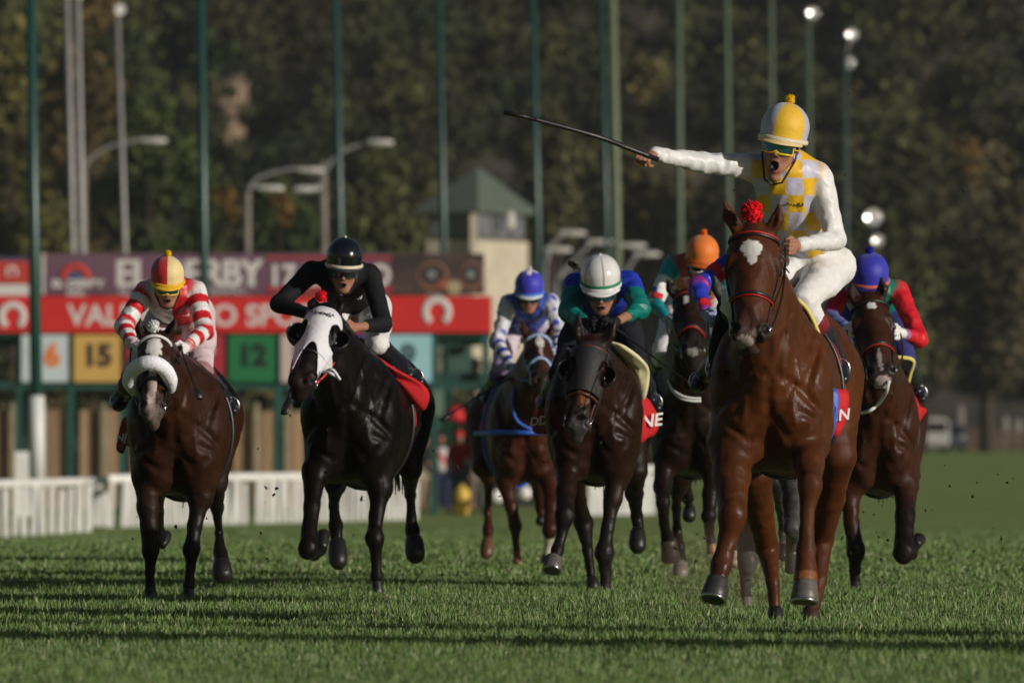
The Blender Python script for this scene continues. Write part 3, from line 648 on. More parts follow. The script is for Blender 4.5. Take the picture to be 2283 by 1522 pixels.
slat_fence('short white slatted rail between the near rail and the long rail', [(196, 200), (246, 198)], 12, 2, .80, 2)
slat_fence('long white slatted rail running behind the red and white and the black jockeys', [(242, 196), (935, 216)], 10, 3.5, .84, 3)
slat_fence('white slatted rail seen between the legs of the centre bay and the dark horse', [(1280, 226), (1462, 230)], 14, 1, .92, 5)
def boxthing(nm, label, cat, lo, hi, m, group=None): v, f = box_geo(lo, hi); ob = mesh_obj(nm, v, f, m, smooth=False); return tag(ob, label, cat, group)
def pbox(px0, px1, py0, py1, d, dep=.3): a, b_ = U(px0, py1, d), U(px1, py0, d); return (a[0], d, a[2]), (b_[0], d+dep, b_[2])
for px, py, nm in [(1170, 1098, 'round white rail weight left of the white bandaged hoof'), (1108, 1105, 'round white rail weight between the forelegs of the far chestnut')]:
    v, f = sphere_geo(U(px, py, 226), (.14, .12, .14), 16); ob = mesh_obj('rail_weight', v, f, M_FW); tag(ob, nm, 'rail weight', 'white rail weights')
# wooden paling fence behind the gate
o = empty('paling_fence', (U(100, 0, 250)[0], 250, float(gz(250))), 'tan wooden board fence behind the starting gate', 'fence')
tn = mat('tan_boards', vc=True, rough=.9, nscale=3, namt=.2, nstretch=(6, 1, .6)); rg = random.Random(5); geo = []; C = []
x = -200
while x < 660:
    w_ = rg.uniform(16, 26); a = pbox(x, x+w_-1.2, 914+rg.uniform(-3, 3), 1145, 250, .04); v, f = box_geo(*a); geo.append((v, f)); k_ = rg.uniform(.7, 1.2); C += [np.array((.36, .235, .135))*k_]*8; x += w_
v, f = merge(geo); mesh_obj('boards', v, f, tn, o, smooth=False, cols=C)
for px in range(-180, 660, 68): v, f = box_geo(*pbox(px, px+10, 898, 1145, 249.8, .1)); mesh_obj('fence_post', v, f, mat('post_timber', (.30, .27, .17), .9, nscale=3, namt=.2), o, smooth=False)
a = pbox(-60, 1400, 1008, 1150, 256, .3); ob = boxthing('barrier', 'low black barrier behind the white rail', 'barrier', a[0], a[1], mat('black_plastic', (.02, .02, .022), .6))
a = pbox(33, 70, 1006, 1150, 192, .2); boxthing('marker_post', 'square white marker post beside the white sleeved green pole', 'post', a[0], a[1], M_FW)
# undergrowth behind the gate
r = np.random.default_rng(3); cen = [(U(px, 0, 300)[0], 300+r.uniform(-6, 6), r.uniform(-.2, 1.8)) for px in np.linspace(-250, 1500, 80)]
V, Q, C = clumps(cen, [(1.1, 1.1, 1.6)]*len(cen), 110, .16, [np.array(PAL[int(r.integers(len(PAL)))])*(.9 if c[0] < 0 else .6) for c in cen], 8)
keep_hi = 1500
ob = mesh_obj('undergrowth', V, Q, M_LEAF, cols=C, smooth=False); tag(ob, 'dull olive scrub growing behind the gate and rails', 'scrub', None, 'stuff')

# unseen slender trees, added out of view on the right: they throw the long soft shadow across the near turf
for i, (x, y, h_, w_) in enumerate([(21.8, 36.6, 9.0, .95), (20.6, 41.2, 8.0, .45), (24.5, 35.2, 9.4, .6)]):
    o = empty('tree', (x, y, 0), ['tall slender tree right of the course nearest the turf', 'thinnest slender tree right of the course', 'slender tree farthest right of the course'][i], 'tree', 'slender trees beside the course')
    zs = np.linspace(4.2, h_-.8, 7)
    V, Q, C = clumps([(x+.15*math.sin(z_*3), y+.1*math.cos(z_*5), z_) for z_ in zs], [(w_*(1.1-.06*k), w_*(1.1-.06*k), .75) for k in range(7)], 420, .07, [(.05, .07, .02)]*7, 300+i); mesh_obj('crown', V, Q, M_LEAF, o, cols=C, smooth=False)
    mesh_obj('trunk', *tube_geo([(x, y, 0), (x, y, h_*.5), (x, y, h_-.8)], [.14, .09, .03], 8), mat('bark', (.06, .045, .032), .9), o)
# dust thrown up round the legs of the leading and grey horses
v, f = sphere_geo(U(1630, 1262, 61.5), (.42, 1.6, .26), 24); m = bpy.data.materials.new('dust'); m.use_nodes = True; t = m.node_tree; t.nodes.remove(t.nodes['Principled BSDF'])
pv = t.nodes.new('ShaderNodeVolumePrincipled'); pv.inputs['Color'].default_value = (.42, .30, .20, 1); pv.inputs['Density'].default_value = .09
t.links.new(pv.outputs[0], t.nodes['Material Output'].inputs['Volume']); ob = mesh_obj('dust', v, f, m); tag(ob, 'faint brown dust hanging round the legs of the grey and leading horses', 'dust', None, 'stuff')
# thin evening haze
v, f = box_geo((-950, -70, -2), (950, 1060, 260)); m = bpy.data.materials.new('haze'); m.use_nodes = True; t = m.node_tree; t.nodes.remove(t.nodes['Principled BSDF'])
pv = t.nodes.new('ShaderNodeVolumePrincipled'); pv.inputs['Color'].default_value = (.80, .86, .92, 1); pv.inputs['Density'].default_value = .00009; pv.inputs['Anisotropy'].default_value = .1
t.links.new(pv.outputs[0], t.nodes['Material Output'].inputs['Volume']); hz = mesh_obj('haze', v, f, m, smooth=False); tag(hz, 'thin bluish evening haze over the whole racecourse', 'haze', None, 'stuff')
# ================================================================== HORSES

def horse(S):
    """S: a dict of measured joints (picture x, picture y, metres behind the chest)"""
    d0 = S['d']; sc = F_PX/d0
    P = lambda q: U(q[0], q[1], d0+q[2])
    S['coat'] = S['coat']*.52; coat, dark = S['coat'], S['dark']
    base = coat
    col_body = lambda V, t: np.tile(coat, (len(V), 1))
    ch = S['chest']                       # xl, xr, ytop, ybottom
    cx = (ch[0]+ch[1])/2; hw = (ch[1]-ch[0])/2/sc
    c0 = U(cx, HZ, d0); X0 = c0[0]
    zb = CAMZ-(ch[2]-HZ)/sc; zt = zb+S.get('deep', .80)
    rx0, rx1 = S['rump']; dr = d0+1.5; XR = (rx0+rx1)/2; XR = (XR-CXP)*dr/F_PX; rw = (rx1-rx0)/2*dr/F_PX
    root = empty('race_horse', (X0, d0+.7, 0), S['label'], 'horse', 'horses racing toward the finish')
    heading = nrm((XR-X0, 1.45, 0)); side = np.array((heading[1], -heading[0], 0))     # side: picture right
    def B(s, y, z):                       # body frame: metres to the picture right, behind the chest, height
        return np.array((X0, d0, 0))+heading*y*1.0+side*s+np.array((0, 0, z))
    pr = []
    fl = (side, hw/.36*.98)
    H = zt-zb
    # trunk
    pr.append(seg(B(0, .30, zb+H*.52), B(0, .75, zb+H*.50), H*.46, H*.475, .05, (side, hw/(H*.49))))
    pr.append(seg(B(0, .75, zb+H*.50), B(0, 1.25, zb+H*.60), H*.475, H*.40, .08, (side, .80*max(hw, rw)/(H*.46))))
    pr.append(ell(B(0, 1.42, zb+H*.66), (rw*.96, .38, H*.42), (side, heading, (0, 0, 1)), .08))
    pr.append(seg(B(0, -.10, zb+H*.60), B(0, -.10, zb+H*.22), .012, .016, .035, None, None, True))
    for s in (-1, 1):
        pr.append(ell(B(s*rw*.48, 1.55, zb+H*.60), (rw*.50, .28, H*.36), (side, heading, (0, 0, 1)), .05))
        # shoulder blade, pectoral, arm
        pr.append(ell(B(s*(hw-.085), .20, zb+H*.52), (.085, .20, H*.34), (side, heading, (0, 0, 1)), .04))
        pr.append(ell(B(s*hw*.42, .055, zb+H*.36), (hw*.44, .14, H*.22), (side, heading, (0, 0, 1)), .028))
        pr.append(ell(B(s*hw*.62, .12, zb+H*.56), (hw*.34, .15, H*.20), (side, heading, (0, 0, 1)), .06))
        pr.append(ell(B(s*hw*.33, .20, zb+H*.15), (hw*.36, .20, H*.12), (side, heading, (0, 0, 1)), .07))
    pr.append(seg(B(0, .42, zt-.05), B(0, .9, zt-.06), .09, .10, .12))
    # neck and head
    pol, nos = P(S['poll']), P(S['nose']); W = S['hw']/sc
    a = nrm(nos-pol); rr = R_(S.get('roll', 0)); s_ = np.array((math.cos(rr), S.get('yaw', 0), -math.sin(rr))); s_ = nrm(s_-a*(s_@a)); n = nrm(np.cross(s_, a))
    if n[1] > 0: n = -n
    L = np.linalg.norm(nos-pol)
    Hd = lambda t, s, m: pol+a*L*t+s_*W*s+n*m          # head frame: t along face, s half widths, m metres out of the face
    nb = B(0, .10, zb+H*.52); wt = B(0, .50, zt-.10)
    nk = pol-n*.14+a*.05
    crest0 = pol-n*.08-a*.02
    pr.append(seg(crest0, wt, .075, .12, .06, (side, .85)))
    pr.append(seg(nk, B(0, .28, zb+H*.74), .105, .24, .08, (side, min(.95, hw/.30))))
    pr.append(seg(nk+a*.10, nb, .085, .21, .08, (side, min(.95, hw/.28))))
    pr.append(seg(pol-n*.20+a*.20, B(0, .02, zb+H*.55), .055, .13, .05))
    hp = []
    hp.append(ell(Hd(.14, 0, -.085), (W*.86, L*.22, .095), (s_, a, n), .03))
    hp.append(seg(Hd(.22, 0, -.08), Hd(.80, 0, -.065), W*.80, W*.54, .03, (n, .85)))
    hp.append(seg(Hd(.25, 0, -.15), Hd(.86, 0, -.10), W*.62, W*.40, .03))
    hp.append(seg(Hd(.12, 0, -.035), Hd(.74, 0, -.028), W*.36, W*.26, .035))
    for s in (-1, 1):
        hp.append(ell(Hd(.36, s*.60, -.17), (W*.24, L*.20, .095), (s_, a, n), .03))
        hp.append(seg(Hd(.24, s*.72, -.035), Hd(.33, s*.86, -.07), W*.17, W*.17, .02))      # brow
        hp.append(seg(Hd(.36, s*.72, -.075), Hd(.62, s*.55, -.08), .018, .012, .02))        # facial crest
        hp.append(ell(Hd(.90, s*.42, -.045), (W*.27, L*.085, .048), (s_, a, n), .018))
        hp.append(dict(ell(Hd(.905, s*.52, -.014), (W*.15, L*.052, .024), (s_+n*s*.8, a, n-s_*s*.8), .008, neg=True), col=(.012, .006, .006)))
    mz = S.get('muzzle', dark)
    hp.append(ell(Hd(.93, 0, -.075), (W*.58, L*.105, .068), (s_, a, n), .02, ))
    hp.append(ell(Hd(1.0, 0, -.120), (W*.42, L*.06, .050), (s_, a, n), .012))
    hp.append(seg(Hd(.985, -.34, -.09), Hd(.985, .34, -.09), .012, .012, .010))
    # eye socket
    for s in (-1, 1):
        hp.append(ell(Hd(.325, s*.93, -.085), (.016, .024, .020), (s_, a, n), .02, neg=True))
    for e, s in zip(S['ears'], (-1, 1)):
        b0 = Hd(-.02, s*.52, -.06); tp = P(e); md = lerp(b0, tp, .5)+s_*s*.012
        hp += [seg(b0, md, .036, .036, .02, (n, .75)), seg(md, tp, .035, .008, .012, (n, .65))]
        hp.append(dict(seg(lerp(b0, tp, .22)+n*.032, lerp(b0, tp, .82)+n*.022, .016, .007, .01, neg=True), col=tuple(dark*.6)))
    pr += hp
    def on(q): return trace(pr, [np.array((X0, d0, 0))+side*s_i*hw+np.array((0, -1.2, zb+H*z_i)) for s_i, z_i in q], [(0, 1, 0)]*len(q), 0, 60, 2.5)
    grooves, veins = [], []
    g0 = on([(0, .80), (0, .60), (0, .42), (0, .26)]); grooves.append((g0, .013))
    for s in (-1, 1):
        for q, r_ in (([(s*.10, .34), (s*.34, .22), (s*.66, .30)], .010), ([(s*.14, .62), (s*.50, .54), (s*.86, .40)], .011), ([(s*.40, .98), (s*.24, .82), (s*.12, .64)], .010), ([(s*.86, .80), (s*.70, .62), (s*.62, .50)], .009), ([(s*.5, .40), (s*.80, .34)], .008)):
            grooves.append((on(q), r_))
        veins.append(on([(s*.60, .84), (s*.46, .70), (s*.50, .58), (s*.38, .46), (s*.44, .32)])); veins.append(on([(s*.30, .90), (s*.34, .76), (s*.22, .60)]))
    for g_, r_ in grooves:
        for p_, q_ in zip(g_[:-1], g_[1:]):
            pr.append(seg(p_+np.array((0, -r_*.5, 0)), q_+np.array((0, -r_*.5, 0)), r_*.85, r_*.85, .036, None, None, True))
    for g_ in veins: pr += chain([(p_+np.array((0, .001, 0)), .0042) for p_ in g_], .018)
    # legs
    ankles = []
    for lg in S['legs']:
        pts = [(P(q[:3]), q[3]/2/(F_PX/(d0+q[2]))) for q in lg['j']]
        knee = lg.get('knee', 2)
        root_ = B(lg['side']*hw*.52, .25, zb+H*.30) if lg['front'] else B(lg['side']*rw*.50, 1.42, zb+H*.58)
        rr0 = pts[0][1]
        pr.append(seg(root_, pts[0][0], max(rr0*1.2, .09) if lg['front'] else .20, rr0, .09 if lg['front'] else .15))
        pr += chain(pts[:3], .035)+chain(pts[2:], .022)
        # tendon / knee bone relief
        kp, kr = pts[knee]
        pr.append(ell(kp+np.array((0, -kr*.45 if lg['front'] else kr*.5, 0)), (kr*.92, kr*.7, kr*1.25), None, .02))
        lg['pts'] = pts; ankles.append(pts)
    dk = dark
    front0 = B(0, 0, 0)
    def paint(V, C):
        # dark lower legs, black points
        for lg in S['legs']:
            pts = [p for p, _ in lg['pts']]
            cum = [0]
            dist = np.full(len(V), 9.); along = np.zeros(len(V))
            for i, (p, q) in enumerate(zip(pts[:-1], pts[1:])):
                l = np.linalg.norm(q-p); t = np.clip(((V-p)@(q-p))/max(l*l, 1e-9), 0, 1)
                dd = np.linalg.norm(V-p-t[:, None]*(q-p), axis=1); m = dd < dist
                dist[m] = dd[m]; along[m] = (i+t[m]); cum.append(cum[-1]+l)
            k0 = lg.get('dark_from', .9)
            m = np.clip((along-k0)/.9+noise3(V, .08, 3)*.15, 0, 1)*(dist < lg.get('reach', .12))
            lc = np.array(lg.get('col', dk))*.8
            C = C*(1-m[:, None])+lc*m[:, None]
            if 'sock' in lg:
                m = ((along > lg['sock'][0]+noise3(V, .05, 5)*.06) & (dist < .09))[:, None]
                C = np.where(m, np.array(lg['sock'][1]), C)
        q = V-pol; t = (q@a)/L; sd = (q@s_)/W; mm = q@n
        inh = (t > -.35) & (t < 1.25) & (np.abs(sd) < 1.3) & (mm > -.28)
        m = (np.clip((t-.70+noise3(V, .05, 8)*.05)/.22, 0, 1)*(inh & (mm > -.2)))[:, None]
        C = C*(1-m)+mz*m
        for s in (-1, 1):     # dark nostril, eye rims
            m = np.exp(-(((t-.905)/.06)**2+((sd-s*.52)/.22)**2)*1.2)*(inh & (mm > -.08))
            C = C*(1-m[:, None])+np.array((.008, .005, .005))*m[:, None]
            m = np.exp(-(((t-.325)/.06)**2+((sd-s*.93)/.16)**2))*(inh & (mm > -.15))
            C = C*(1-.8*m[:, None])+np.array((.008, .005, .005))*.8*m[:, None]
        if 'marks' in S:
            for (mt, ms, rt, rs, c, bl) in S['marks']:
                v = ((t-mt)/rt)**2+((sd-ms)/rs)**2+noise3(V, .035, 11)*.22
                m = ((v < 1) & inh & (mm > -.11))[:, None]
                C = np.where(m, C*(1-bl)+np.array(c)*bl, C)
        if 'spots' in S: C = C*(1+.35*noise3(V, .16, 17)[:, None])
        # coat variation: tone drifts slightly at random over broad patches
        C = C*(1+.10*noise3(V, .35, 21)[:, None])
        return np.clip(C, .002, 1)
    body = solid('body', pr, M_COAT, root, S.get('h', .0105), coat, .01, 2, paint=paint, wr=.006, wscale=.13, seed=S['seed'])
    if 'label_body' in S: body['label'] = S['label_body']
    # eyes
    for s in (-1, 1):
        v, f = sphere_geo(Hd(.325, s*.86, -.074), .023, 14); mesh_obj('eye', v, f, M_EYE, root)
    # hooves
    for lg in S['legs']:
        c = P(lg['hoof'][0]); e = P(lg['hoof'][1]); r = lg['hoof'][2]/2/sc; ax = nrm(e-c); ln = np.linalg.norm(e-c)
        prof = [(r*.6, -.02), (r*.86, 0), (r*.98, ln*.35), (r, ln*.6), (r*.9, ln*.85), (r*.6, ln*1.0), (r*.2, ln*1.04)] if (not lg['front'] and ln > .07) else None
        v, f = lathe_geo(prof or [(r*.55, -.012), (r*.80, -.004), (r*.84, ln*.12), (r*.92, ln*.55), (r, ln*.97), (r*.96, ln), (r*.6, ln*1.0), (r*.45, ln*.90)], c, ax, 1, n=22)
        hc = np.array(lg.get('hcol', (.014, .012, .011))); C = np.tile(hc, (len(v), 1))
        ho = mesh_obj('hoof', v, f, M_HOOF, root, cols=C)
        if lg.get('shoe'):
            u_ = nrm(np.cross(ax, (1, 0, 0))); w_ = np.cross(ax, u_)
            arc = [e+ax*.004+(math.cos(t_)*u_+math.sin(t_)*w_)*r*.92 for t_ in np.linspace(-2.5, 2.5, 22)+(math.pi/2 if False else 0)]
            tube('horseshoe', arc, .008, M_STEEL, ho, 6)
    # mane and tail
    hm = S.get('hair', M_HAIR)
    geo = []
    rg = random.Random(S['seed'])
    for i in range(46):
        t = i/45; b = lerp(crest0, wt, t)+n*.0+np.array((0, 0, .05))*(1-t)+np.array((0, 0, .085))*t
        sgn = S.get('mane', 1); dn = side*sgn*(.10+.05*rg.random())+np.array((0, .03, -.10-.10*rg.random()))
        pts = [b, b+dn*.5+np.array((0, 0, .02)), b+dn]
        geo.append(tube_geo(pts, [.014, .012, .003], 5))
    for i in range(12):
        b = Hd(-.03, (i/11-.5)*.7, -.045); dn = a*(.06+.05*rg.random())+s_*(rg.random()-.5)*.06
        geo.append(tube_geo([b, b+dn*.5+n*.030, b+dn+n*.022], [.011, .009, .002], 5))
    v, f = merge(geo); mesh_obj('mane', v, f, hm, root)
    geo = []
    tb = B(0, 1.83, zt-.16)
    for i in range(40):
        o = np.array((rg.uniform(-.03, .03), 0, rg.uniform(-.02, .02))); sw = side*rg.uniform(-.08, .08)
        pts = [tb+o-heading*.1, tb+o+heading*.14+np.array((0, 0, -.06)), tb+o*1.5+heading*.30+sw*.6+np.array((0, 0, -.28)), tb+o*1.5+heading*.38+sw+np.array((0, 0, -.55-.15*rg.random()))]
        geo.append(tube_geo(pts, [.02, .018, .014, .003], 5))
    v, f = merge(geo); mesh_obj('tail', v, f, hm, root)
    ctx = dict(S=S, root=root, pr=pr, hp=hp, Hd=Hd, a=a, n=n, s=s_, W=W, L=L, B=B, side=side, heading=heading, H=H, zb=zb, zt=zt, hw=hw, rw=rw, P=P, d0=d0, sc=sc, pol=pol)
    tack(ctx)
    return ctx

def hug(c, prims, centre, u, v, angs, rad=.4, off=.005):
    O = np.array([centre+(u*math.cos(t)+v*math.sin(t))*rad for t in angs]); D = np.array([centre-o for o in O])
    return trace(prims, O, D, off, 60, rad*.93)
def strap(c, name, pts, m, parent, wid=.011, th=.0035):
    return tube(name, pts, wid, m, parent, 8, flatn=[c['n']]*len(pts) if False else None)
def tack(c):
    S, Hd, hp, root = c['S'], c['Hd'], c['hp'], c['root']
    a, n, s, W, L = c['a'], c['n'], c['s'], c['W'], c['L']
    B, side, heading, H, zb, zt, hw = c['B'], c['side'], c['heading'], c['H'], c['zb'], c['zt'], c['hw']
    T = S['tack']; bm = T.get('bridle', M_BLACK)
    hb = [p for p in hp if not p['neg']]
    allb = [p for p in c['pr'] if not p['neg']]
    # bridle: browband, cheek straps, noseband, throat strap
    def ring(t, m0, a0, a1, nn=36): return hug(c, hb, Hd(t, 0, m0), s, n, np.linspace(a0, a1, nn), .35, .006)
    br = ring(.055, -.09, R_(-10), R_(190), 30)
    bo = tube('bridle', br, .009, bm, root, 7)
    if 'brow' in T: tube('browband', br[3:-3]+n*.006-a*(.010 if T['brow'] is M_RED else 0), .005 if T['brow'] is M_RED else .010, T['brow'], bo, 7)
    nb = hug(c, hb, Hd(.60, 0, -.09), s, n, np.linspace(R_(-60), R_(240), 44), .3, .006)
    tube('noseband', nb, .010, T.get('nose', bm), bo, 7)
    if T.get('nose_trim'): tube('noseband_trim', nb[8:-8]+a*.013, .004, T['nose_trim'], bo, 6)
    for sg in (-1, 1):
        ang = 0 if sg > 0 else math.pi
        pts = [hug(c, hb, Hd(t, 0, m_), s, n, [ang], .3, .007)[0] for t, m_ in zip(np.linspace(.05, .84, 14), np.linspace(-.12, -.09, 14))]
        tube('cheek_strap', pts, .007, bm, bo, 6)
        rc = Hd(.86, sg*.66, -.085)
        tube('bit_ring', [rc+(a*math.cos(t)+n*math.sin(t))*.034 for t in np.linspace(0, 2*math.pi, 17)[:-1]], .0045, M_STEEL, bo, 6, closed=True)
        # reins to the rider's hands
        hand = c['P'](S['hands'][0 if sg < 0 else 1])
        mid = lerp(rc, hand, .5)+side*sg*.05+np.array((0, -.02, -.06))
        pts = [rc*(1-t)**2+2*mid*t*(1-t)+hand*t*t for t in np.linspace(0, 1, 12)]
        pts = [p for p in pts]
        tube('rein', pts, .006, T.get('rein', M_BLACK), bo, 6)
    # saddle, girth and number cloth hugging the trunk
    def wrap(y, z0, angs, off=.008):
        cen = B(0, y, zb+H*.55); up = np.array((0, 0, 1.))
        return hug(c, allb, cen, side, up, angs, .9, off)
    gp = wrap(.74, 0, np.linspace(0, 2*math.pi, 49)[:-1], .006)
    tube('girth', gp, .014, T.get('girth', M_BLACK), root, 8, closed=True, flatn=heading, fl=1.0)
    g = np.array([wrap(y, 0, np.linspace(R_(-14), R_(194), 30), .014) for y in np.linspace(.78, 1.18, 9)])
    g += (noise3(g.reshape(-1, 3), .12, 5)*.006).reshape(g.shape[:2])[..., None]*side
    cl = sheet('saddle_cloth', g, T.get('cloth', mat('red_cloth', srgb(190, 20, 28), .75, nscale=200, namt=.1, bscale=40, bstr=.4)), root, .006)
    for (txt, sg, yy, zz, sz_) in T.get('text', []):
        ang = R_(zz) if sg > 0 else R_(180-zz)
        p = wrap(yy, 0, [ang, ang+.05*sg], .03); up = nrm(p[1]-p[0])
        out = side*sg-heading*.55; 
        xd = nrm(heading*sg*-1.0*(-1 if sg > 0 else -1)) if False else (heading if sg > 0 else -heading)
        text_obj('number_cloth_letter', txt, p[0], xd, np.array((0, 0, 1.)), sz_, M_WHITEPAINT, cl, .02)
    sd = []
    sd.append(seg(B(0, .62, zt+.045), B(0, .95, zt+.05), .05, .06, .04, (side, 1.5)))
    sd.append(seg(B(0, .60, zt+.06), B(0, .56, zt+.09), .03, .02, .02))
    for sg in (-1, 1): sd.append(seg(B(sg*.05, .68, zt+.02), B(sg*(hw*.85), .62, zb+H*.66), .03, .018, .02, (side, .6)))
    solid('saddle', sd, mat('saddle_leather', vc=True, rough=.4, bscale=60, bstr=.1), root, .014, T.get('saddle', (.01, .01, .012)))
    # extras
    if 'pompom' in T: pompom('pompom', c['P'](T['pompom'][0]), T['pompom'][1]/2/c['sc'], T['pompom'][2], root)
    if 'roll' in T: shadow_roll(c, *T['roll'])
    if 'hood' in T: hood(c, T['hood'])
    if 'collar' in T:
        q = T['collar']; pts = trace(allb, [c['P']((x, y, -1.2)) for x, y in q[0]], [(0, 1, 0)]*len(q[0]), .008, 80, 2.6)
        tube(q[3], catmull(pts, 6), q[1], q[2], root, 8)
    if 'collar2' in T:
        q = T['collar2']; pts = trace(allb, [c['P']((x, y, -1.2)) for x, y in q[0]], [(0, 1, 0)]*len(q[0]), .008, 80, 2.6)
        tube(q[3], catmull(pts, 6), q[1], q[2], root, 8)
    if 'flaps' in T:
        for fp in T['flaps']: flap(c, fp)
def S_CX(c): return (c['S']['chest'][0]+c['S']['chest'][1])/2
def pompom(name, p, r, col, parent):
    m = mat('wool_'+str([round(x, 2) for x in col]), col, rough=.9, bscale=120, bstr=.6, nscale=80, namt=.25, spec=.1)
    g = [sphere_geo(p, r*.8, 14)]; rg = random.Random(3)
    for i in range(170):
        z = rg.uniform(-1, 1); t = rg.uniform(0, 6.283); q = math.sqrt(1-z*z); d = np.array((q*math.cos(t), q*math.sin(t), z))
        g.append(tube_geo([p+d*r*.7, p+d*r*rg.uniform(.96, 1.08)], [r*.10, r*.07], 4))
    v, f = merge(g); return mesh_obj(name, v, f, m, parent)
def shadow_roll(c, arc, width, col):
    m = mat('white_fleece', col, rough=.95, bscale=90, bstr=.5, nscale=60, namt=.15)
    pts = catmull([c['P'](q) for q in arc], 8); nn = len(pts)
    rs = [width/2/c['sc']*(1-.35*abs(2*i/(nn-1)-1)**6) for i in range(nn)]
    v, f = tube_geo(pts, rs, 20)
    ends = [sphere_geo(pts[0], rs[0], 20), sphere_geo(pts[-1], rs[-1], 20)]
    v, f = merge([(v, f)]+ends); V = np.array(v); V = V+ (noise3(V, .018, 4, 2)[:, None]*.0012)
    mesh_obj('shadow_roll', V, f, m, c['root'])
def hood(c, hd):
    """cloth hood over forehead and cheeks with eye cups"""
    Hd, n, s, a, W, L = c['Hd'], c['n'], c['s'], c['a'], c['W'], c['L']
    hb = [p for p in c['hp'] if not p['neg']][:-4]
    m = hd['mat']; T = np.linspace(-.06, hd['t1'], 60); A = np.linspace(R_(-40), R_(220), 121); rows = []
    for t in T:
        rows.append(hug(c, hb, Hd(t, 0, -.10), s, n, A, .35, .010))
    G = np.array(rows); nt_, na = G.shape[:2]
    keep = np.ones((nt_, na), bool)
    for i, t in enumerate(T):
        for j, an in enumerate(A):
            q = G[i, j]-c['pol']; sd_ = (q@s)/W; tt = (q@a)/L
            for sg in (-1, 1):
                if ((tt-.30)/hd.get('er', .13))**2+((sd_-sg*.90)/.34)**2 < 1: keep[i, j] = False
            if hd.get('arch') and tt > hd['arch']+abs(sd_)**2*.9: keep[i, j] = False
    V = G.reshape(-1, 3); Fc = []
    for i in range(nt_-1):
        for j in range(na-1):
            if keep[i, j] and keep[i+1, j] and keep[i, j+1] and keep[i+1, j+1]: Fc.append((i*na+j, i*na+j+1, (i+1)*na+j+1, (i+1)*na+j))
    o = mesh_obj('hood', V, Fc, m, c['root'])
    md = o.modifiers.new('thick', 'SOLIDIFY'); md.thickness = .005; md.offset = 1
    for sg in (-1, 1):
        # half cup behind the eye, opening forward
        ce = Hd(.30, sg*.98, -.10); r = hd['cup']/2/c['sc']; rows = []
        for i, ph in enumerate(np.linspace(0, R_(80), 8)):
            row = []
            for t in np.linspace(R_(-100), R_(100), 22):
                rad = r*math.cos(ph)**.5 if ph < 1.5 else 0
                dirv = (a*math.sin(t)+s*sg*math.cos(t)*.95)
                row.append(ce+dirv*r*math.cos(ph)+n*(.055-.11*math.sin(ph)))
            rows.append(row)
        sheet('blinker_cup', rows, hd['cupmat'], o, .004)
    if 'text' in hd:
        txt, t, sz_ = hd['text']
        text_obj('hood_lettering', txt, Hd(t, 0, .035), s, -a, sz_, M_BLACK, o, .0, .002)
    if 'ties' in hd:
        for q in hd['ties']: tube('hood_tie', catmull([c['P'](p) for p in q], 5), .009, m, o, 6)
def flap(c, fp):
    """flared saddle pad: outline given as picture points with depth, padded rim"""
    pts = [c['P'](q) for q in fp['pts']]; rim = catmull(pts+[pts[0]], 6)[:-1]; cen = np.mean(rim, 0); rows = []
    for t in (1, .75, .5, .25, .02): rows.append([cen+(p-cen)*t+c['side']*fp.get('bulge', .02)*(1-t*t) for p in rim+[rim[0]]])
    o = sheet(fp.get('nm', 'saddle_pad'), rows, fp['mat'], c['root'], .014)
    if 'text' in fp:
        t_, x_, y_, z_ = fp['text']; text_obj('number_cloth_letter', t_, c['P']((x_, y_, float(np.mean([q[2] for q in fp['pts']]))-.06)), (.9, .3 if x_ > (S_CX(c)) else -.2, .12), (.1, 0, 1), z_, M_WHITEPAINT, o, .02)
    if 'rim' in fp: tube('pad_rim', rim, fp.get('rr', .012), fp['rim'], o, 8, closed=True)
BLK = np.array((.010, .007, .006)); DKB = np.array((.016, .010, .008))
A_ = lambda *x: np.array(x)
mat('dark_red_cloth', srgb(120, 14, 20), .75, nscale=200, namt=.1, bscale=40, bstr=.4)
HORSES = {}
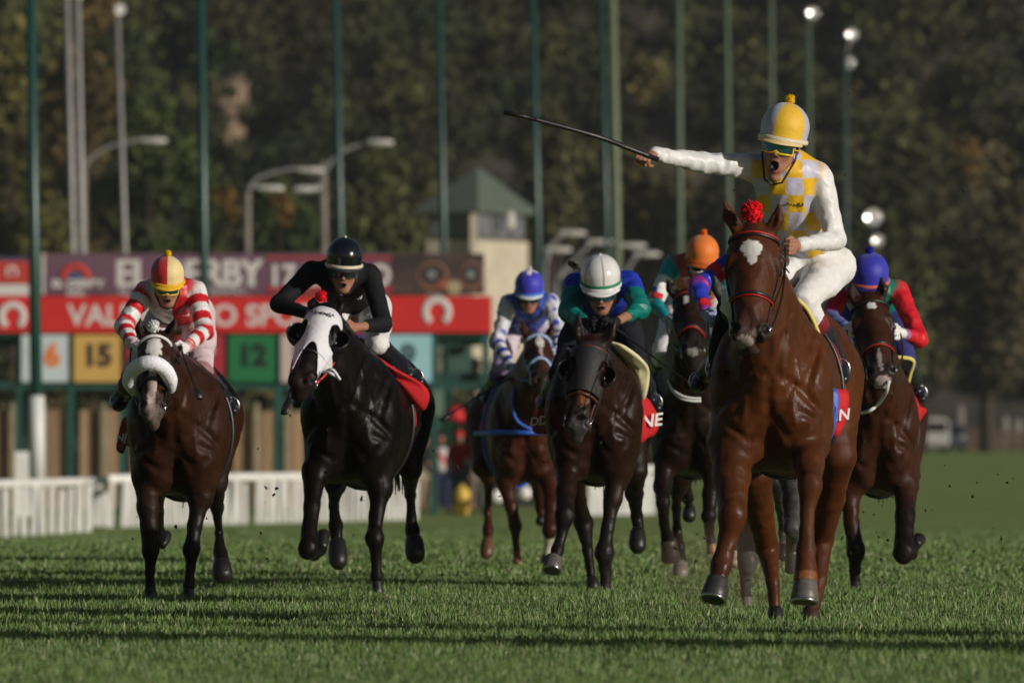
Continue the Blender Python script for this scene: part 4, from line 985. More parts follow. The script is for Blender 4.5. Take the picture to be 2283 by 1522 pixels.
# legs: front(bool), side(-1 picture left), j = [(px,py,dd,width px)...], hoof = (coronet, sole end, width px)
HORSES['A'] = dict(d=57.0, seed=1, label='leading chestnut racehorse with a white star and a red pompom between its ears', coat=A_(.142, .042, .0125), dark=A_(.085, .024, .010), muzzle=A_(.040, .024, .020), hair=M_HAIRC,
    chest=(1578, 1848, 1064), rump=(1668, 1896), deep=.84, h=.0095,
    poll=(1683, 512, -.34), nose=(1672, 752, -.60), hw=66, roll=2, ears=[(1614, 446, -.30), (1738, 452, -.30)],
    marks=[(.195, -.10, .085, .34, (.72, .70, .66), 1), (.275, -.06, .065, .17, (.72, .70, .66), 1), (1.0, -.15, .035, .30, (.30, .26, .22), .7), (.93, .2, .03, .12, (.22, .19, .17), .5)],
    hands=[(1700, 560, .0), (1750, 548, 0)],
    legs=[dict(front=True, side=-1, j=[(1629, 985, .12, 100), (1632, 1060, .0, 80), (1633, 1150, -.16, 62), (1622, 1205, -.17, 42), (1608, 1258, -.20, 46), (1602, 1285, -.24, 42)], hoof=((1600, 1292, -.26), (1590, 1334, -.31), 60), dark_from=3.4, col=(.06, .02, .01), hcol=(.035, .032, .030), shoe=True),
          dict(front=True, side=1, j=[(1800, 990, .10, 92), (1803, 1035, -.10, 66), (1806, 1082, -.24, 52), (1799, 1150, -.26, 30), (1797, 1225, -.28, 42), (1796, 1290, -.32, 56)], hoof=((1796, 1298, -.33), (1793, 1340, -.36), 64), dark_from=8, sock=(4.80, (.20, .075, .025)), hcol=(.11, .10, .085), shoe=True),
          dict(front=False, side=1, j=[(1866, 1014, 1.25, 84), (1851, 1110, 1.45, 62), (1831, 1205, 1.62, 52), (1826, 1290, 1.5, 34), (1812, 1350, 1.42, 34)], hoof=((1808, 1358, 1.42), (1804, 1398, 1.36), 42), dark_from=8, hcol=(.05, .02, .015)),
          dict(front=False, side=-1, j=[(1676, 1050, 1.2, 92), (1692, 1130, 1.4, 62), (1711, 1222, 1.58, 50), (1722, 1290, 1.45, 29), (1727, 1350, 1.4, 28)], hoof=((1729, 1358, 1.4), (1731, 1392, 1.36), 36), dark_from=8)],
    tack=dict(brow=M_RED, nose_trim=M_RED, pompom=((1677, 472, -.42), 52, (.75, .012, .02)),
              flaps=[dict(pts=[(1760, 655, .30), (1800, 690, .30), (1830, 760, .34), (1845, 840, .40), (1838, 872, .44), (1822, 830, .45), (1795, 750, .42), (1765, 690, .40)], mat=M_DKGRN, rim=M_YEL, rr=.011),
                     dict(pts=[(1602, 690, .30), (1588, 740, .32), (1580, 800, .38), (1600, 850, .42), (1618, 800, .42), (1622, 720, .40)], mat=M_DKGRN),
                     dict(nm='number_cloth', pts=[(1850, 868, .36), (1872, 868, .42), (1890, 876, .46), (1886, 925, .46), (1874, 962, .44), (1858, 972, .42), (1850, 930, .36)], mat=mat('red_cloth', srgb(190, 20, 28), .75, nscale=200, namt=.1, bscale=40, bstr=.4), text=('IN', 1877, 936, .08)),
                     dict(nm='blue_pad', pts=[(1846, 862, .26), (1866, 872, .28), (1865, 925, .28), (1849, 985, .28), (1838, 950, .26), (1842, 900, .26)], mat=M_BLUEST)]))
HORSES['B'] = dict(d=66.7, seed=2, label='bay racehorse with a white fleece shadow roll and a white blaze, farthest left', coat=A_(.060, .020, .008), dark=BLK, muzzle=A_(.10, .07, .06),
    chest=(281, 503, 1114), rump=(344, 512), poll=(345, 744, -.42), nose=(339, 912, -.85), hw=42, roll=0, ears=[(313, 707, -.40), (392, 707, -.40)],
    marks=[(.18, 0, .14, .42, (.72, .70, .66), 1), (.30, .03, .12, .15, (.70, .68, .64), 1), (.70, -.05, .32, .24, (.55, .42, .38), 1), (.97, 0, .07, .34, (.22, .16, .14), .7)],
    hands=[(292, 775, .05), (402, 778, .05)],
    legs=[dict(front=True, side=-1, j=[(325, 1062, .12, 56), (330, 1130, .05, 46), (336, 1226, .02, 37), (335, 1272, .04, 21), (335, 1308, .05, 24)], hoof=((335, 1312, .05), (336, 1338, .03), 32), dark_from=.7),
          dict(front=True, side=1, j=[(448, 1108, .14, 52), (434, 1170, .10, 30), (427, 1224, .08, 38), (425, 1268, .10, 20), (421, 1305, .10, 28)], hoof=((420, 1312, .10), (419, 1336, .08), 30), dark_from=-.3),
          dict(front=False, side=1, j=[(480, 1075, 1.3, 52), (484, 1130, 1.5, 27), (488, 1185, 1.65, 17), (491, 1235, 1.55, 32), (494, 1252, 1.5, 36)], hoof=((494, 1254, 1.5), (497, 1292, 1.42), 46), dark_from=-.5),
          dict(front=False, side=-1, j=[(350, 1085, 1.2, 44), (352, 1140, 1.4, 26), (356, 1190, 1.5, 24), (362, 1215, 1.52, 20)], hoof=((362, 1212, 1.52), (374, 1188, 1.6), 26), dark_from=-.5)],
    tack=dict(pompom=((342, 727, -.52), 30, (.72, .72, .72)), roll=([(299, 873, -.52), (289, 850, -.60), (296, 826, -.68), (318, 811, -.76), (342, 809, -.78), (364, 820, -.74), (379, 843, -.66), (381, 866, -.56)], 33, (.90, .90, .94)),
              brow=M_WHT, cloth=mat('dark_red_cloth', srgb(120, 14, 20), .75, nscale=200, namt=.1, bscale=40, bstr=.4), 
              flaps=[dict(pts=[(425, 812, .25), (455, 822, .22), (492, 850, .30), (505, 872, .36), (480, 900, .40), (452, 885, .38)], mat=M_PADG),
                     dict(nm='number_cloth', pts=[(286, 925, .60), (274, 935, .66), (266, 965, .72), (261, 1000, .74), (272, 1010, .70), (278, 992, .66), (290, 990, .58)], mat=mat('dark_red_cloth'), text=('NJT', 277, 982, .06))]))
HORSES['C'] = dict(d=68.3, seed=3, label='black racehorse wearing a white hood with dark eye cups', coat=A_(.0075, .0045, .0036), dark=BLK*.7, muzzle=A_(.018, .010, .009),
    chest=(664, 888, 1088), rump=(752, 946), poll=(726, 686, -.40), nose=(668, 850, -.82), hw=46, roll=8, yaw=-.1, ears=[(700, 664, -.30), (752, 655, -.30)],
    hands=[(690, 700, .0), (772, 728, .05)],
    legs=[dict(front=True, side=-1, j=[(702, 1052, .05, 56), (695, 1130, -.12, 34), (686, 1222, -.28, 42), (700, 1236, -.12, 26), (716, 1225, .02, 26)], hoof=((718, 1220, .04), (722, 1188, .12), 30), dark_from=.3),
          dict(front=True, side=1, j=[(848, 1088, .12, 52), (839, 1150, .08, 30), (835, 1200, .05, 41), (839, 1252, .07, 20), (840, 1285, .08, 30)], hoof=((841, 1296, .08), (842, 1324, .06), 28), dark_from=.3),
          dict(front=False, side=1, j=[(915, 1045, 1.3, 48), (915, 1100, 1.5, 22), (917, 1150, 1.6, 22), (919, 1182, 1.6, 32), (922, 1200, 1.56, 30)], hoof=((923, 1202, 1.55), (927, 1248, 1.45), 46), dark_from=0),
          dict(front=False, side=-1, j=[(748, 1080, 1.2, 44), (744, 1125, 1.4, 20), (748, 1170, 1.5, 31), (751, 1205, 1.5, 28)], hoof=((752, 1208, 1.5), (755, 1262, 1.38), 44), dark_from=0)],
    tack=dict(pompom=((716, 660, -.46), 27, (.75, .012, .02)), rein=M_ORST, saddle=(.35, .01, .012), 
              hood=dict(mat=M_HOODW, t1=.80, arch=.50, er=.14, cup=54, cupmat=M_CUP, text=('ATHENEA', .15, .034), ties=[[(724, 828, -.70), (742, 824, -.74), (758, 846, -.72)], [(720, 828, -.70), (738, 832, -.74), (752, 842, -.70)]]),
              flaps=[dict(pts=[(788, 768, .25), (830, 790, .30), (880, 822, .42), (952, 866, .66), (946, 912, .72), (918, 898, .70), (868, 846, .58), (815, 810, .45)], mat=mat('red_cloth', srgb(190, 20, 28), .75, nscale=200, namt=.1, bscale=40, bstr=.4))]))
HORSES['D'] = dict(d=84.3, seed=4, label='chestnut racehorse with blue tack behind the bay with black blinkers', coat=A_(.080, .023, .010), dark=A_(.05, .018, .009), muzzle=A_(.03, .018, .014), h=.012, hair=M_HAIRC,
    chest=(1098, 1243, 1084), rump=(1066, 1185), poll=(1200, 745, -.45), nose=(1209, 838, -1.0), hw=35, roll=4, ears=[(1164, 712, -.40), (1233, 714, -.40)],
    marks=[(.20, .05, .13, .24, (.66, .62, .58), 1), (.42, .08, .18, .10, (.5, .45, .4), .8)],
    hands=[(1148, 825, .1), (1240, 780, .1)],
    legs=[dict(front=True, side=-1, j=[(1126, 1075, .12, 38), (1140, 1130, .08, 26), (1149, 1172, .05, 29), (1150, 1212, .07, 15), (1153, 1238, .08, 18)], hoof=((1153, 1240, .08), (1155, 1262, .06), 22), dark_from=1.5, sock=(3.6, (.20, .05, .02)), hcol=(.2, .05, .02)),
          dict(front=True, side=1, j=[(1226, 1072, .05, 42), (1229, 1125, -.10, 32), (1226, 1180, -.2, 34), (1223, 1205, -.12, 20), (1219, 1232, -.05, 20)], hoof=((1219, 1236, -.05), (1217, 1256, -.02), 24), dark_from=3.4, sock=(2.5, (.60, .57, .48))),
          dict(front=False, side=-1, j=[(1078, 1040, 1.2, 46), (1090, 1080, 1.45, 20), (1087, 1140, 1.6, 16), (1088, 1182, 1.55, 24), (1087, 1200, 1.5, 20)], hoof=((1087, 1204, 1.5), (1084, 1242, 1.42), 31), dark_from=8, hcol=(.12, .05, .025)),
          dict(front=False, side=1, j=[(1195, 1060, 1.2, 40), (1200, 1100, 1.4, 24), (1204, 1130, 1.5, 20), (1208, 1150, 1.5, 20)], hoof=((1209, 1150, 1.5), (1203, 1168, 1.45), 24), dark_from=8)],
    tack=dict(bridle=M_BEADS, brow=M_BEADS, nose=M_BEADS, girth=M_BLUEST, collar=([(1058, 966), (1090, 964), (1130, 963), (1170, 963), (1212, 962), (1236, 961)], .020, M_BLUEST, 'breast_girth'),
              collar2=([(1146, 860), (1142, 900), (1152, 935), (1175, 952), (1195, 958)], .011, M_BLUEST, 'martingale'), rein=M_BLUEST))
HORSES['E'] = dict(d=69.3, seed=5, label='dark bay racehorse in a black hood with blinkers and brown bridle, centre of the field', coat=A_(.036, .013, .0065), dark=BLK, muzzle=A_(.060, .055, .052), h=.0105,
    chest=(1214, 1430, 1080), rump=(1252, 1436), poll=(1319, 764, -.32), nose=(1284, 955, -.58), hw=44, roll=4, ears=[(1291, 697, -.26), (1372, 712, -.26)],
    marks=[(.62, .05, .12, .35, (.13, .045, .018), .8)],
    hands=[(1318, 730, .05), (1358, 722, .05)],
    legs=[dict(front=True, side=-1, j=[(1268, 1040, .08, 56), (1262, 1095, -.08, 42), (1259, 1150, -.20, 43), (1252, 1192, -.22, 22), (1242, 1226, -.25, 28), (1238, 1240, -.28, 27)], hoof=((1235, 1243, -.29), (1230, 1270, -.34), 44), dark_from=.7, hcol=(.10, .09, .085), shoe=True),
          dict(front=True, side=1, j=[(1380, 1050, .12, 56), (1366, 1110, .08, 40), (1354, 1180, .05, 28), (1347, 1232, .04, 42), (1350, 1278, .06, 25), (1350, 1298, .06, 26)], knee=3, hoof=((1350, 1300, .06), (1351, 1322, .04), 28), dark_from=.8, col=(.018, .014, .013)),
          dict(front=False, side=-1, j=[(1284, 1050, 1.2, 44), (1290, 1115, 1.4, 32), (1301, 1165, 1.55, 42), (1310, 1225, 1.45, 23), (1318, 1285, 1.4, 22)], hoof=((1320, 1290, 1.4), (1324, 1316, 1.35), 30), dark_from=.8),
          dict(front=False, side=1, j=[(1416, 1050, 1.25, 52), (1414, 1100, 1.45, 38), (1420, 1150, 1.6, 25), (1423, 1176, 1.58, 27)], hoof=((1422, 1184, 1.56), (1421, 1228, 1.48), 40), dark_from=-.4)],
    tack=dict(bridle=M_BROWN, brow=M_BROWN, nose=M_BROWN, hood=dict(mat=M_HOODB, t1=.56, er=.13, cup=46, cupmat=M_CUP),
              
              flaps=[dict(pts=[(1362, 762, .22), (1392, 772, .20), (1430, 800, .26), (1448, 830, .34), (1440, 884, .42), (1426, 885, .44), (1410, 835, .40), (1380, 790, .34)], mat=M_CREAM, rr=.008),
                     dict(pts=[(1266, 775, .25), (1245, 800, .30), (1236, 850, .36), (1240, 890, .42), (1255, 840, .40), (1270, 800, .34)], mat=mat('grey_pad', (.10, .11, .12), .7)),
                     dict(nm='number_cloth', pts=[(1424, 882, .60), (1442, 888, .68), (1458, 912, .76), (1468, 940, .80), (1460, 966, .78), (1442, 976, .70), (1427, 984, .62), (1426, 930, .58)], mat=mat('red_cloth'), text=('NE', 1452, 950, .11)),
                     dict(nm='number_cloth', pts=[(1222, 905, .60), (1202, 915, .68), (1190, 935, .74), (1190, 962, .74), (1206, 966, .68), (1222, 960, .60)], mat=mat('dark_red_cloth'), text=('DDL', 1207, 946, .075))]))
HORSES['F'] = dict(d=75.0, seed=6, label='dark brown racehorse with a double white neck strap, ridden in orange and teal', coat=A_(.026, .011, .007), dark=BLK, muzzle=A_(.030, .022, .020), h=.011,
    chest=(1450, 1640, 1066), rump=(1452, 1630), poll=(1532, 650, -.40), nose=(1545, 780, -.85), hw=39, roll=-4, ears=[(1487, 622, -.36), (1590, 640, -.36)],
    marks=[(.16, -.12, .07, .16, (.6, .58, .55), 1), (.98, 0, .04, .3, (.35, .33, .3), .7)],
    hands=[(1486, 708, .05), (1572, 712, .05)],
    legs=[dict(front=True, side=-1, j=[(1486, 1020, .10, 54), (1477, 1085, .0, 38), (1478, 1120, -.10, 32), (1480, 1165, -.02, 22), (1488, 1200, .05, 30)], hoof=((1490, 1205, .05), (1496, 1248, .10), 44), dark_from=.5, hcol=(.04, .03, .025)),
          dict(front=True, side=1, j=[(1590, 1050, .1, 46), (1584, 1100, .0, 34), (1580, 1150, -.05, 32), (1582, 1190, .0, 20), (1585, 1210, .0, 22)], hoof=((1586, 1212, 0), (1588, 1234, 0), 26), dark_from=.5, hcol=(.25, .12, .05)),
          dict(front=False, side=-1, j=[(1512, 1060, 1.2, 36), (1508, 1130, 1.4, 20), (1509, 1180, 1.55, 20), (1514, 1215, 1.5, 26), (1516, 1250, 1.45, 30)], hoof=((1517, 1256, 1.44), (1517, 1290, 1.38), 36), dark_from=.3, hcol=(.20, .17, .15)),
          dict(front=False, side=1, j=[(1524, 1060, 1.3, 34), (1533, 1110, 1.5, 24), (1537, 1130, 1.6, 20)], hoof=((1537, 1132, 1.6), (1536, 1160, 1.55), 32), dark_from=.2)],
    tack=dict(brow=M_RED, nose_trim=M_RED, collar=([(1494, 846), (1502, 862), (1518, 877), (1540, 885), (1568, 887)], .008, M_WHT, 'neck_strap'),
              collar2=([(1494, 846), (1505, 870), (1522, 886), (1545, 892), (1568, 893)], .008, M_WHT, 'neck_strap')))
HORSES['G'] = dict(d=62.6, seed=7, label='grey racehorse mostly hidden behind the chestnut with the red pompom', coat=A_(.10, .097, .097), dark=A_(.09, .086, .086), muzzle=A_(.10, .09, .09), h=.011, spots=True,
    hair=mat('grey_hair', (.14, .135, .135), rough=.6, nscale=60, namt=.5, nstretch=(3, 3, .3), bscale=120, bstr=.5),
    chest=(1624, 1802, 1050), rump=(1640, 1812), deep=.72, poll=(1638, 652, -.30), nose=(1650, 800, -.75), hw=46, roll=-3, ears=[(1594, 612, -.28), (1668, 612, -.28)],
    hands=[(1578, 718, .1), (1690, 715, .1)],
    legs=[dict(front=True, side=-1, j=[(1668, 1085, .12, 64), (1662, 1175, .06, 42), (1666, 1252, .03, 44), (1662, 1300, .06, 23), (1664, 1328, .08, 24)], hoof=((1664, 1332, .08), (1666, 1362, .05), 28), dark_from=8, hcol=(.16, .14, .13)),
          dict(front=True, side=1, j=[(1764, 1060, .05, 52), (1768, 1120, -.10, 42), (1767, 1175, -.2, 38), (1766, 1208, -.05, 26), (1765, 1225, 0, 28)], hoof=((1765, 1228, 0), (1766, 1272, .05), 34), dark_from=8, hcol=(.06, .055, .05)),
          dict(front=False, side=-1, j=[(1660, 1080, 1.2, 44), (1652, 1150, 1.4, 24), (1644, 1205, 1.6, 20), (1640, 1228, 1.5, 20)], hoof=((1639, 1232, 1.5), (1638, 1262, 1.45), 26), dark_from=8, hcol=(.40, .35, .25)),
          dict(front=False, side=1, j=[(1735, 1075, 1.2, 44), (1742, 1130, 1.4, 24), (1746, 1190, 1.6, 20), (1746, 1215, 1.5, 20)], hoof=((1746, 1218, 1.5), (1746, 1246, 1.45), 26), dark_from=8)],
    tack=dict(girth=M_BLUEST))
HORSES['H'] = dict(d=70.3, seed=8, label='bay racehorse with a small white star and one white neck strap, farthest right', coat=A_(.075, .023, .010), dark=BLK, muzzle=A_(.030, .022, .020), h=.0105,
    chest=(1868, 2047, 1108), rump=(1888, 2036), deep=.82, poll=(1937, 664, -.38), nose=(1968, 836, -.72), hw=49, roll=-6, ears=[(1897, 628, -.34), (1965, 617, -.34)],
    marks=[(.12, .05, .05, .22, (.66, .64, .62), 1), (.80, .0, .13, .10, (.35, .30, .30), .8), (1.03, 0, .05, .45, (.55, .42, .42), .8)],
    hands=[(1888, 735, .05), (2008, 744, .05)],
    legs=[dict(front=True, side=-1, j=[(1894, 1085, .12, 52), (1898, 1165, .06, 32), (1908, 1226, .03, 41), (1906, 1270, .05, 24), (1907, 1292, .06, 24)], hoof=((1907, 1296, .06), (1908, 1318, .04), 26), dark_from=.9, col=(.02, .015, .013)),
          dict(front=True, side=1, j=[(2020, 1082, .08, 54), (2018, 1150, -.10, 42), (2014, 1230, -.26, 46), (2030, 1232, -.08, 30), (2040, 1216, .04, 26)], hoof=((2042, 1214, .04), (2050, 1200, .12), 30), dark_from=.2),
          dict(front=False, side=-1, j=[(1890, 1060, 1.2, 44), (1872, 1120, 1.4, 24), (1856, 1165, 1.55, 20), (1850, 1182, 1.5, 18)], hoof=((1849, 1183, 1.5), (1845, 1202, 1.45), 24), dark_from=.3),
          dict(front=False, side=1, j=[(2025, 1060, 1.2, 50), (2018, 1110, 1.4, 26), (2014, 1170, 1.6, 18), (2016, 1200, 1.5, 22)], hoof=((2016, 1202, 1.5), (2018, 1232, 1.45), 26), dark_from=.2)],
    tack=dict(nose_trim=M_RED, collar=([(1918, 913), (1932, 919), (1952, 913), (1970, 898), (1982, 874), (1988, 848)], .011, M_WHT, 'neck_strap'), 
              flaps=[dict(pts=[(1990, 795, .25), (2034, 802, .28), (2030, 830, .34), (2018, 868, .40), (2004, 862, .42), (1992, 830, .36)], mat=M_PADG, rim=M_YEL, rr=.013),
                     dict(nm='number_cloth', pts=[(2022, 862, .62), (2036, 880, .70), (2048, 905, .76), (2064, 914, .80), (2052, 934, .78), (2040, 958, .72), (2030, 920, .66)], mat=mat('red_cloth'))]))
CT = {k: horse(HORSES[k]) for k in (ONLY if 'ONLY' in globals() else HORSES)}
# ================================================================== JOCKEYS
SK = A_(.36, .17, .105)
def fist(prims, w, f, l, n, sc_=1.0, col=None, thumb=1):
    """w wrist, f forearm direction, l across the knuckles, n palm side; fingers curl round something lying along l"""
    f, l = nrm(f), nrm(l); n = nrm(n); L_ = lambda a, b, c: w+(f*a+l*b+n*c)*sc_
    prims.append(seg(L_(-.02, 0, 0), L_(.02, 0, 0), .026*sc_, .027*sc_, .02, (n, .75), col))
    prims.append(seg(L_(.025, -.006, .002), L_(.065, -.006, .004), .031*sc_, .036*sc_, .015, (n, .48), col))
    ln = [.90, 1.0, .96, .80]
    for i in range(4):
        b = (i-1.5)*.0205; q = ln[i]
        k0 = L_(.075, b, .000); k1 = L_(.075+.034*q, b*1.02, .014); k2 = L_(.075+.030*q, b*1.0, .040*q+.004); k3 = L_(.072, b*.98, .046)
        prims += chain([(L_(.05, b*.8, .002), .0105*sc_), (k0, .0112*sc_), (k1, .0100*sc_), (k2, .0092*sc_), (k3, .0080*sc_)], .004, None, col)
    b = -.034*thumb
    prims += chain([(L_(.025, b*.7, .008), .014*sc_), (L_(.055, b*1.25, .024), .0118*sc_), (L_(.080, b*.85, .040), .0105*sc_), (L_(.088, b*.30, .050), .0085*sc_)], .006, None, col)
def person(J):
    d0 = J['d']; sc = F_PX/d0; P = lambda q: U(q[0], q[1], d0+q[2])
    hipc = P(J['hip'])
    root = empty('person', (hipc[0], hipc[1], 0), J['label'], 'jockey', 'jockeys riding the racehorses')
    hc, chn = P(J['head']), P(J['chin']); up = nrm(hc-chn); f = nrm(np.array((J.get('look', 0), -1, J.get('tilt', -.1)))); f = nrm(f-up*(f@up)); r = np.cross(f, up)
    if r[0] < 0: r = -r
    HR = J['hr']/sc                      # helmet radius in metres
    K = HR/.128                          # head scale
    Q = lambda x, y, z: hc+(r*x+f*y+up*z)*K     # head frame: right, forward, up from helmet centre
    sk = J.get('skin', SK); skd = sk*.75
    G_ = lambda x, y, z: Q(x*1.08, y*1.06, (z+.052)*1.42-.112)
    b = []
    # skull, face
    b.append(ell(Q(0, -.012, .0), (.078*K, .096*K, .090*K), (r, f, up), .02, sk))
    b.append(ell(G_(0, .018, -.065), (.066*K, .078*K, .104*K), (r, f, up), .03, sk))
    b.append(ell(G_(0, .045, -.122), (.030*K, .034*K, .026*K), (r, f, up), .03, sk))
    for s in (-1, 1):
        b.append(ell(G_(s*.038, .060, -.070), (.022*K, .022*K, .018*K), (r, f, up), .02, sk))       # cheek bone
        b.append(seg(G_(s*.052, .0, -.085), G_(s*.020, .048, -.125), .022*K, .018*K, .02, None, sk))  # jaw
        b.append(seg(G_(s*.018, .082, -.028), G_(s*.046, .068, -.030), .012*K, .010*K, .012, None, sk)) # brow
        b.append(ell(G_(s*.078, -.012, -.045), (.010*K, .018*K, .030*K), (r, f, up), .008, sk*.9))     # ear
        b.append(ell(G_(s*.012, .092, -.077), (.009*K, .012*K, .009*K), (r, f, up), .006, sk*.95))
    b.append(seg(G_(0, .086, -.035), G_(0, .104, -.072), .008*K, .013*K, .010, None, sk*1.05))
    op = J.get('mouth', 0)
    lip = A_(.30, .10, .08)
    b.append(ell(G_(0, .082, -.098), (.026*K, .010*K, .0065*K), (r, f, up), .004, lip))
    b.append(ell(G_(0, .080, -.106-op*.9), (.022*K, .010*K, .0075*K), (r, f, up), .004, lip))
    if op:
        b.append(ell(G_(0, .030, -.125-op), (.030*K, .034*K, .022*K), (r, f, up), .03, sk))
        b.append(dict(ell(G_(0, .088, -.102-op*.45), (.020*K, .026*K, .004*K+op*.55*K), (r, f, up), .004, None, True), col=(.02, .005, .005)))
        if op > .015: b.append(ell(G_(0, .070, -.106-op*.75), (.013*K, .022*K, .006*K), (r, f, up), .003, (.35, .08, .07)))
    # neck, torso and limbs
    shL, shR, elL, elR, haL, haR = [P(J[k]) for k in ('shL', 'shR', 'elL', 'elR', 'haL', 'haR')]
    ch = (shL+shR)/2; nk = Q(0, -.03, -.16)
    b.append(seg(nk, lerp(nk, ch, .85), .052*K, .06*K, .03, None, sk))
    tors = [(lerp(ch, hipc, .12), .115), (lerp(ch, hipc, .45), .118), (lerp(ch, hipc, .85), .105), (hipc, .115)]
    sdv = nrm(shR-shL)
    b += [seg(p[0], q[0], p[1]*.85, q[1]*.85, .04, (np.cross(sdv, nrm(hipc-ch)), .72), sk) for p, q in zip(tors[:-1], tors[1:])]
    legs = []
    for nm in ('L', 'R'):
        s = -1 if nm == 'L' else 1
        sh, el, ha = P(J['sh'+nm]), P(J['el'+nm]), P(J['ha'+nm])
        b += [seg(ch, sh, .06, .048, .03, None, sk), seg(sh, el, .044, .036, .02, None, sk), seg(el, ha, .036, .024, .02, None, sk)]
        kn, an, toe = P(J['kn'+nm]), P(J['an'+nm]), P(J['to'+nm]); hp_ = hipc+sdv*s*.10
        b += [seg(hp_, kn, .075, .05, .02, None, sk), seg(kn, an, .048, .034, .02, None, sk), seg(an, lerp(an, toe, .6), .030, .020, .02, None, sk)]
        fd = nrm(ha-el)
        hcol = J['glove'] if J.get('glove') is not None else None
        if ('l'+nm) in J: ld = nrm(J['l'+nm]); nd = nrm(J['n'+nm]); fh = nrm(J.get('f'+nm, fd))
        else:
            fh = nrm(fd*.5+np.array((0, -.8, -.1))); ld = np.array((0.15*s, 0.1, 1.)); ld = nrm(ld-fh*(ld@fh)); nd = nrm(np.cross(fh, ld))*s
            if nd[0]*s > 0: nd = -nd
        fist(b, ha, fh, ld, nd, 1.0, J.get('hcol', sk*1.0), 1 if ld[2] < 0 else -1)
        if hcol is not None:
            g = []; fist(g, ha, fh, ld, nd, 1.09, hcol, 1 if ld[2] < 0 else -1)
            g.append(seg(ha-fd*.05, ha, .033, .030, .01, None, hcol))
            solid('glove', g, M_CLOTH, root, .0065, hcol, .004, 1, paint=(J.get('gpaint')))
        legs.append((hp_, kn, an, toe))
    solid('body', b, M_SKIN, root, J.get('h', .006), sk, .004, 1)
    # silks ---------------------------------------------------------
    s = []
    tc = J['torso']
    fr = nrm(np.cross(sdv, nrm(ch-hipc))); fr = fr if fr[1] < 0 else -fr
    wst = lerp(ch, hipc, J.get('hem', .80))
    s.append(seg(lerp(ch, hipc, .08), lerp(ch, wst, .55), J.get('tw', .150), J.get('tw', .150), .05, (fr, .80), tc))
    s.append(seg(lerp(ch, wst, .5), wst, J.get('tw', .150), J.get('tw', .150)*.95, .05, (fr, .78), tc))
    for sg, sh in ((-1, shL), (1, shR)): s.append(seg(lerp(ch, sh, .35)-nrm(ch-hipc)*.02, lerp(ch, sh, .9), .085, .068, .04, None, tc))
    s.append(seg(lerp(nk, ch, .5), lerp(nk, ch, .95), .062, .075, .02, None, J.get('collar', tc)))
    cuts = []
    for nm in ('L', 'R'):
        sh, el, ha = P(J['sh'+nm]), P(J['el'+nm]), P(J['ha'+nm]); c1, c2 = J['slv'+nm]
        end = lerp(el, ha, J.get('cut'+nm, .90))
        pf = J.get('puff', 1.0)
        s += [seg(sh, el, .066*pf, .053*pf, .02, None, c1), seg(el, end, .054*pf, .036*pf, .02, None, c2)]
        s.append(seg(end, lerp(el, ha, J.get('cut'+nm, .90)-.06), .037, .037, .006, None, J.get('cuff', c2)))
    so_ = solid('silks', s, J.get('mat', M_SILK), root, .0085, (.5, .5, .5), .003, 1, wr=J.get('wr', .012), wscale=.10, seed=J['seed'])
    # breeches and boots -------------------------------------------
    bc = J['breech']; br = []
    br.append(seg(wst, hipc, .118, .132, .05, (fr, .9), bc))
    for hp_, kn, an, toe in legs:
        cut_ = J.get('boot', .42)
        br += [seg(hipc+(hp_-hipc)*.9, lerp(hp_, kn,   .5), .112, .092, .05, None, bc), seg(lerp(hp_, kn, .4), kn, .096, .068, .03, None, bc), seg(kn, lerp(kn, an, cut_), .070, .056, .02, None, J.get('breech2', bc))]
    solid('breeches', br, M_CLOTH, root, .0095, bc, .003, 1, wr=.010, wscale=.12, seed=J['seed']+5)
    for hp_, kn, an, toe in legs:
        bt = []
        bt += chain([(lerp(kn, an, cut_-.06), .060), (lerp(kn, an, .62), .058), (an, .046)], .02)
        dt = nrm(toe-an)
        bt += [seg(an+np.array((0, .02, -.03)), lerp(an, toe, .5)-np.array((0, 0, .015)), .042, .042, .03), seg(lerp(an, toe, .5), toe, .042, .030, .02, (np.array((0, 0, 1)), .85))]
        bt += [seg(lerp(kn, an, cut_-.05), lerp(kn, an, cut_), .064, .063, .01, None, J.get('boottop', (.012, .013, .018)))]
        bo = solid('boot', bt, mat('boot', vc=True, rough=.28, bscale=40, bstr=.3, spec=.6), root, .0095, (.012, .014, .022), .003, 1, wr=.004, wscale=.05)
        st = lerp(an, toe, .55)
        pts = [st+np.array((math.cos(t)*.045, .0, .01+math.sin(t)*.055)) for t in np.linspace(-.8, math.pi+.8, 16)]
        tube('stirrup', pts+[pts[0]], .006, M_STEEL, bo, 6)
    # helmet --------------------------------------------------------
    hel = J['helmet']; nth, nph = 26, 60; V, Fc, mi = [], [], []
    for i in range(nth+1):
        th = min(math.pi*.5, math.pi*.5*i/20); dn = max(0, i-20)/(nth-20)
        for j in range(nph):
            ph = 2*math.pi*j/nph
            x, y, z = math.sin(th)*math.cos(ph), math.sin(th)*math.sin(ph), math.cos(th)
            zz = z*.124
            low = max(0, -z)
            V.append(Q(x*.122*(1-dn*.04), y*.142*(1-dn*.04)-.008, zz-.066*dn))
    C = []
    for i in range(nth+1):
        for j in range(nph): C.append(hel['col'](2*math.pi*(j+.01)/nph, i/nth))
    for i in range(nth):
        for j in range(nph): Fc.append((i*nph+j, (i+1)*nph+j, (i+1)*nph+(j+1) % nph, i*nph+(j+1) % nph))
    ho = mesh_obj('helmet', V, [q[::-1] for q in Fc], hel['mat'], root)
    ca = ho.data.color_attributes.new('Col', 'FLOAT_COLOR', 'CORNER'); arr = []
    for fc in Fc:
        i, j = fc[0]//nph, fc[0] % nph; c = hel['col'](2*math.pi*(j+.5)/nph, (i+.5)/nth); arr += [*c, 1]*4
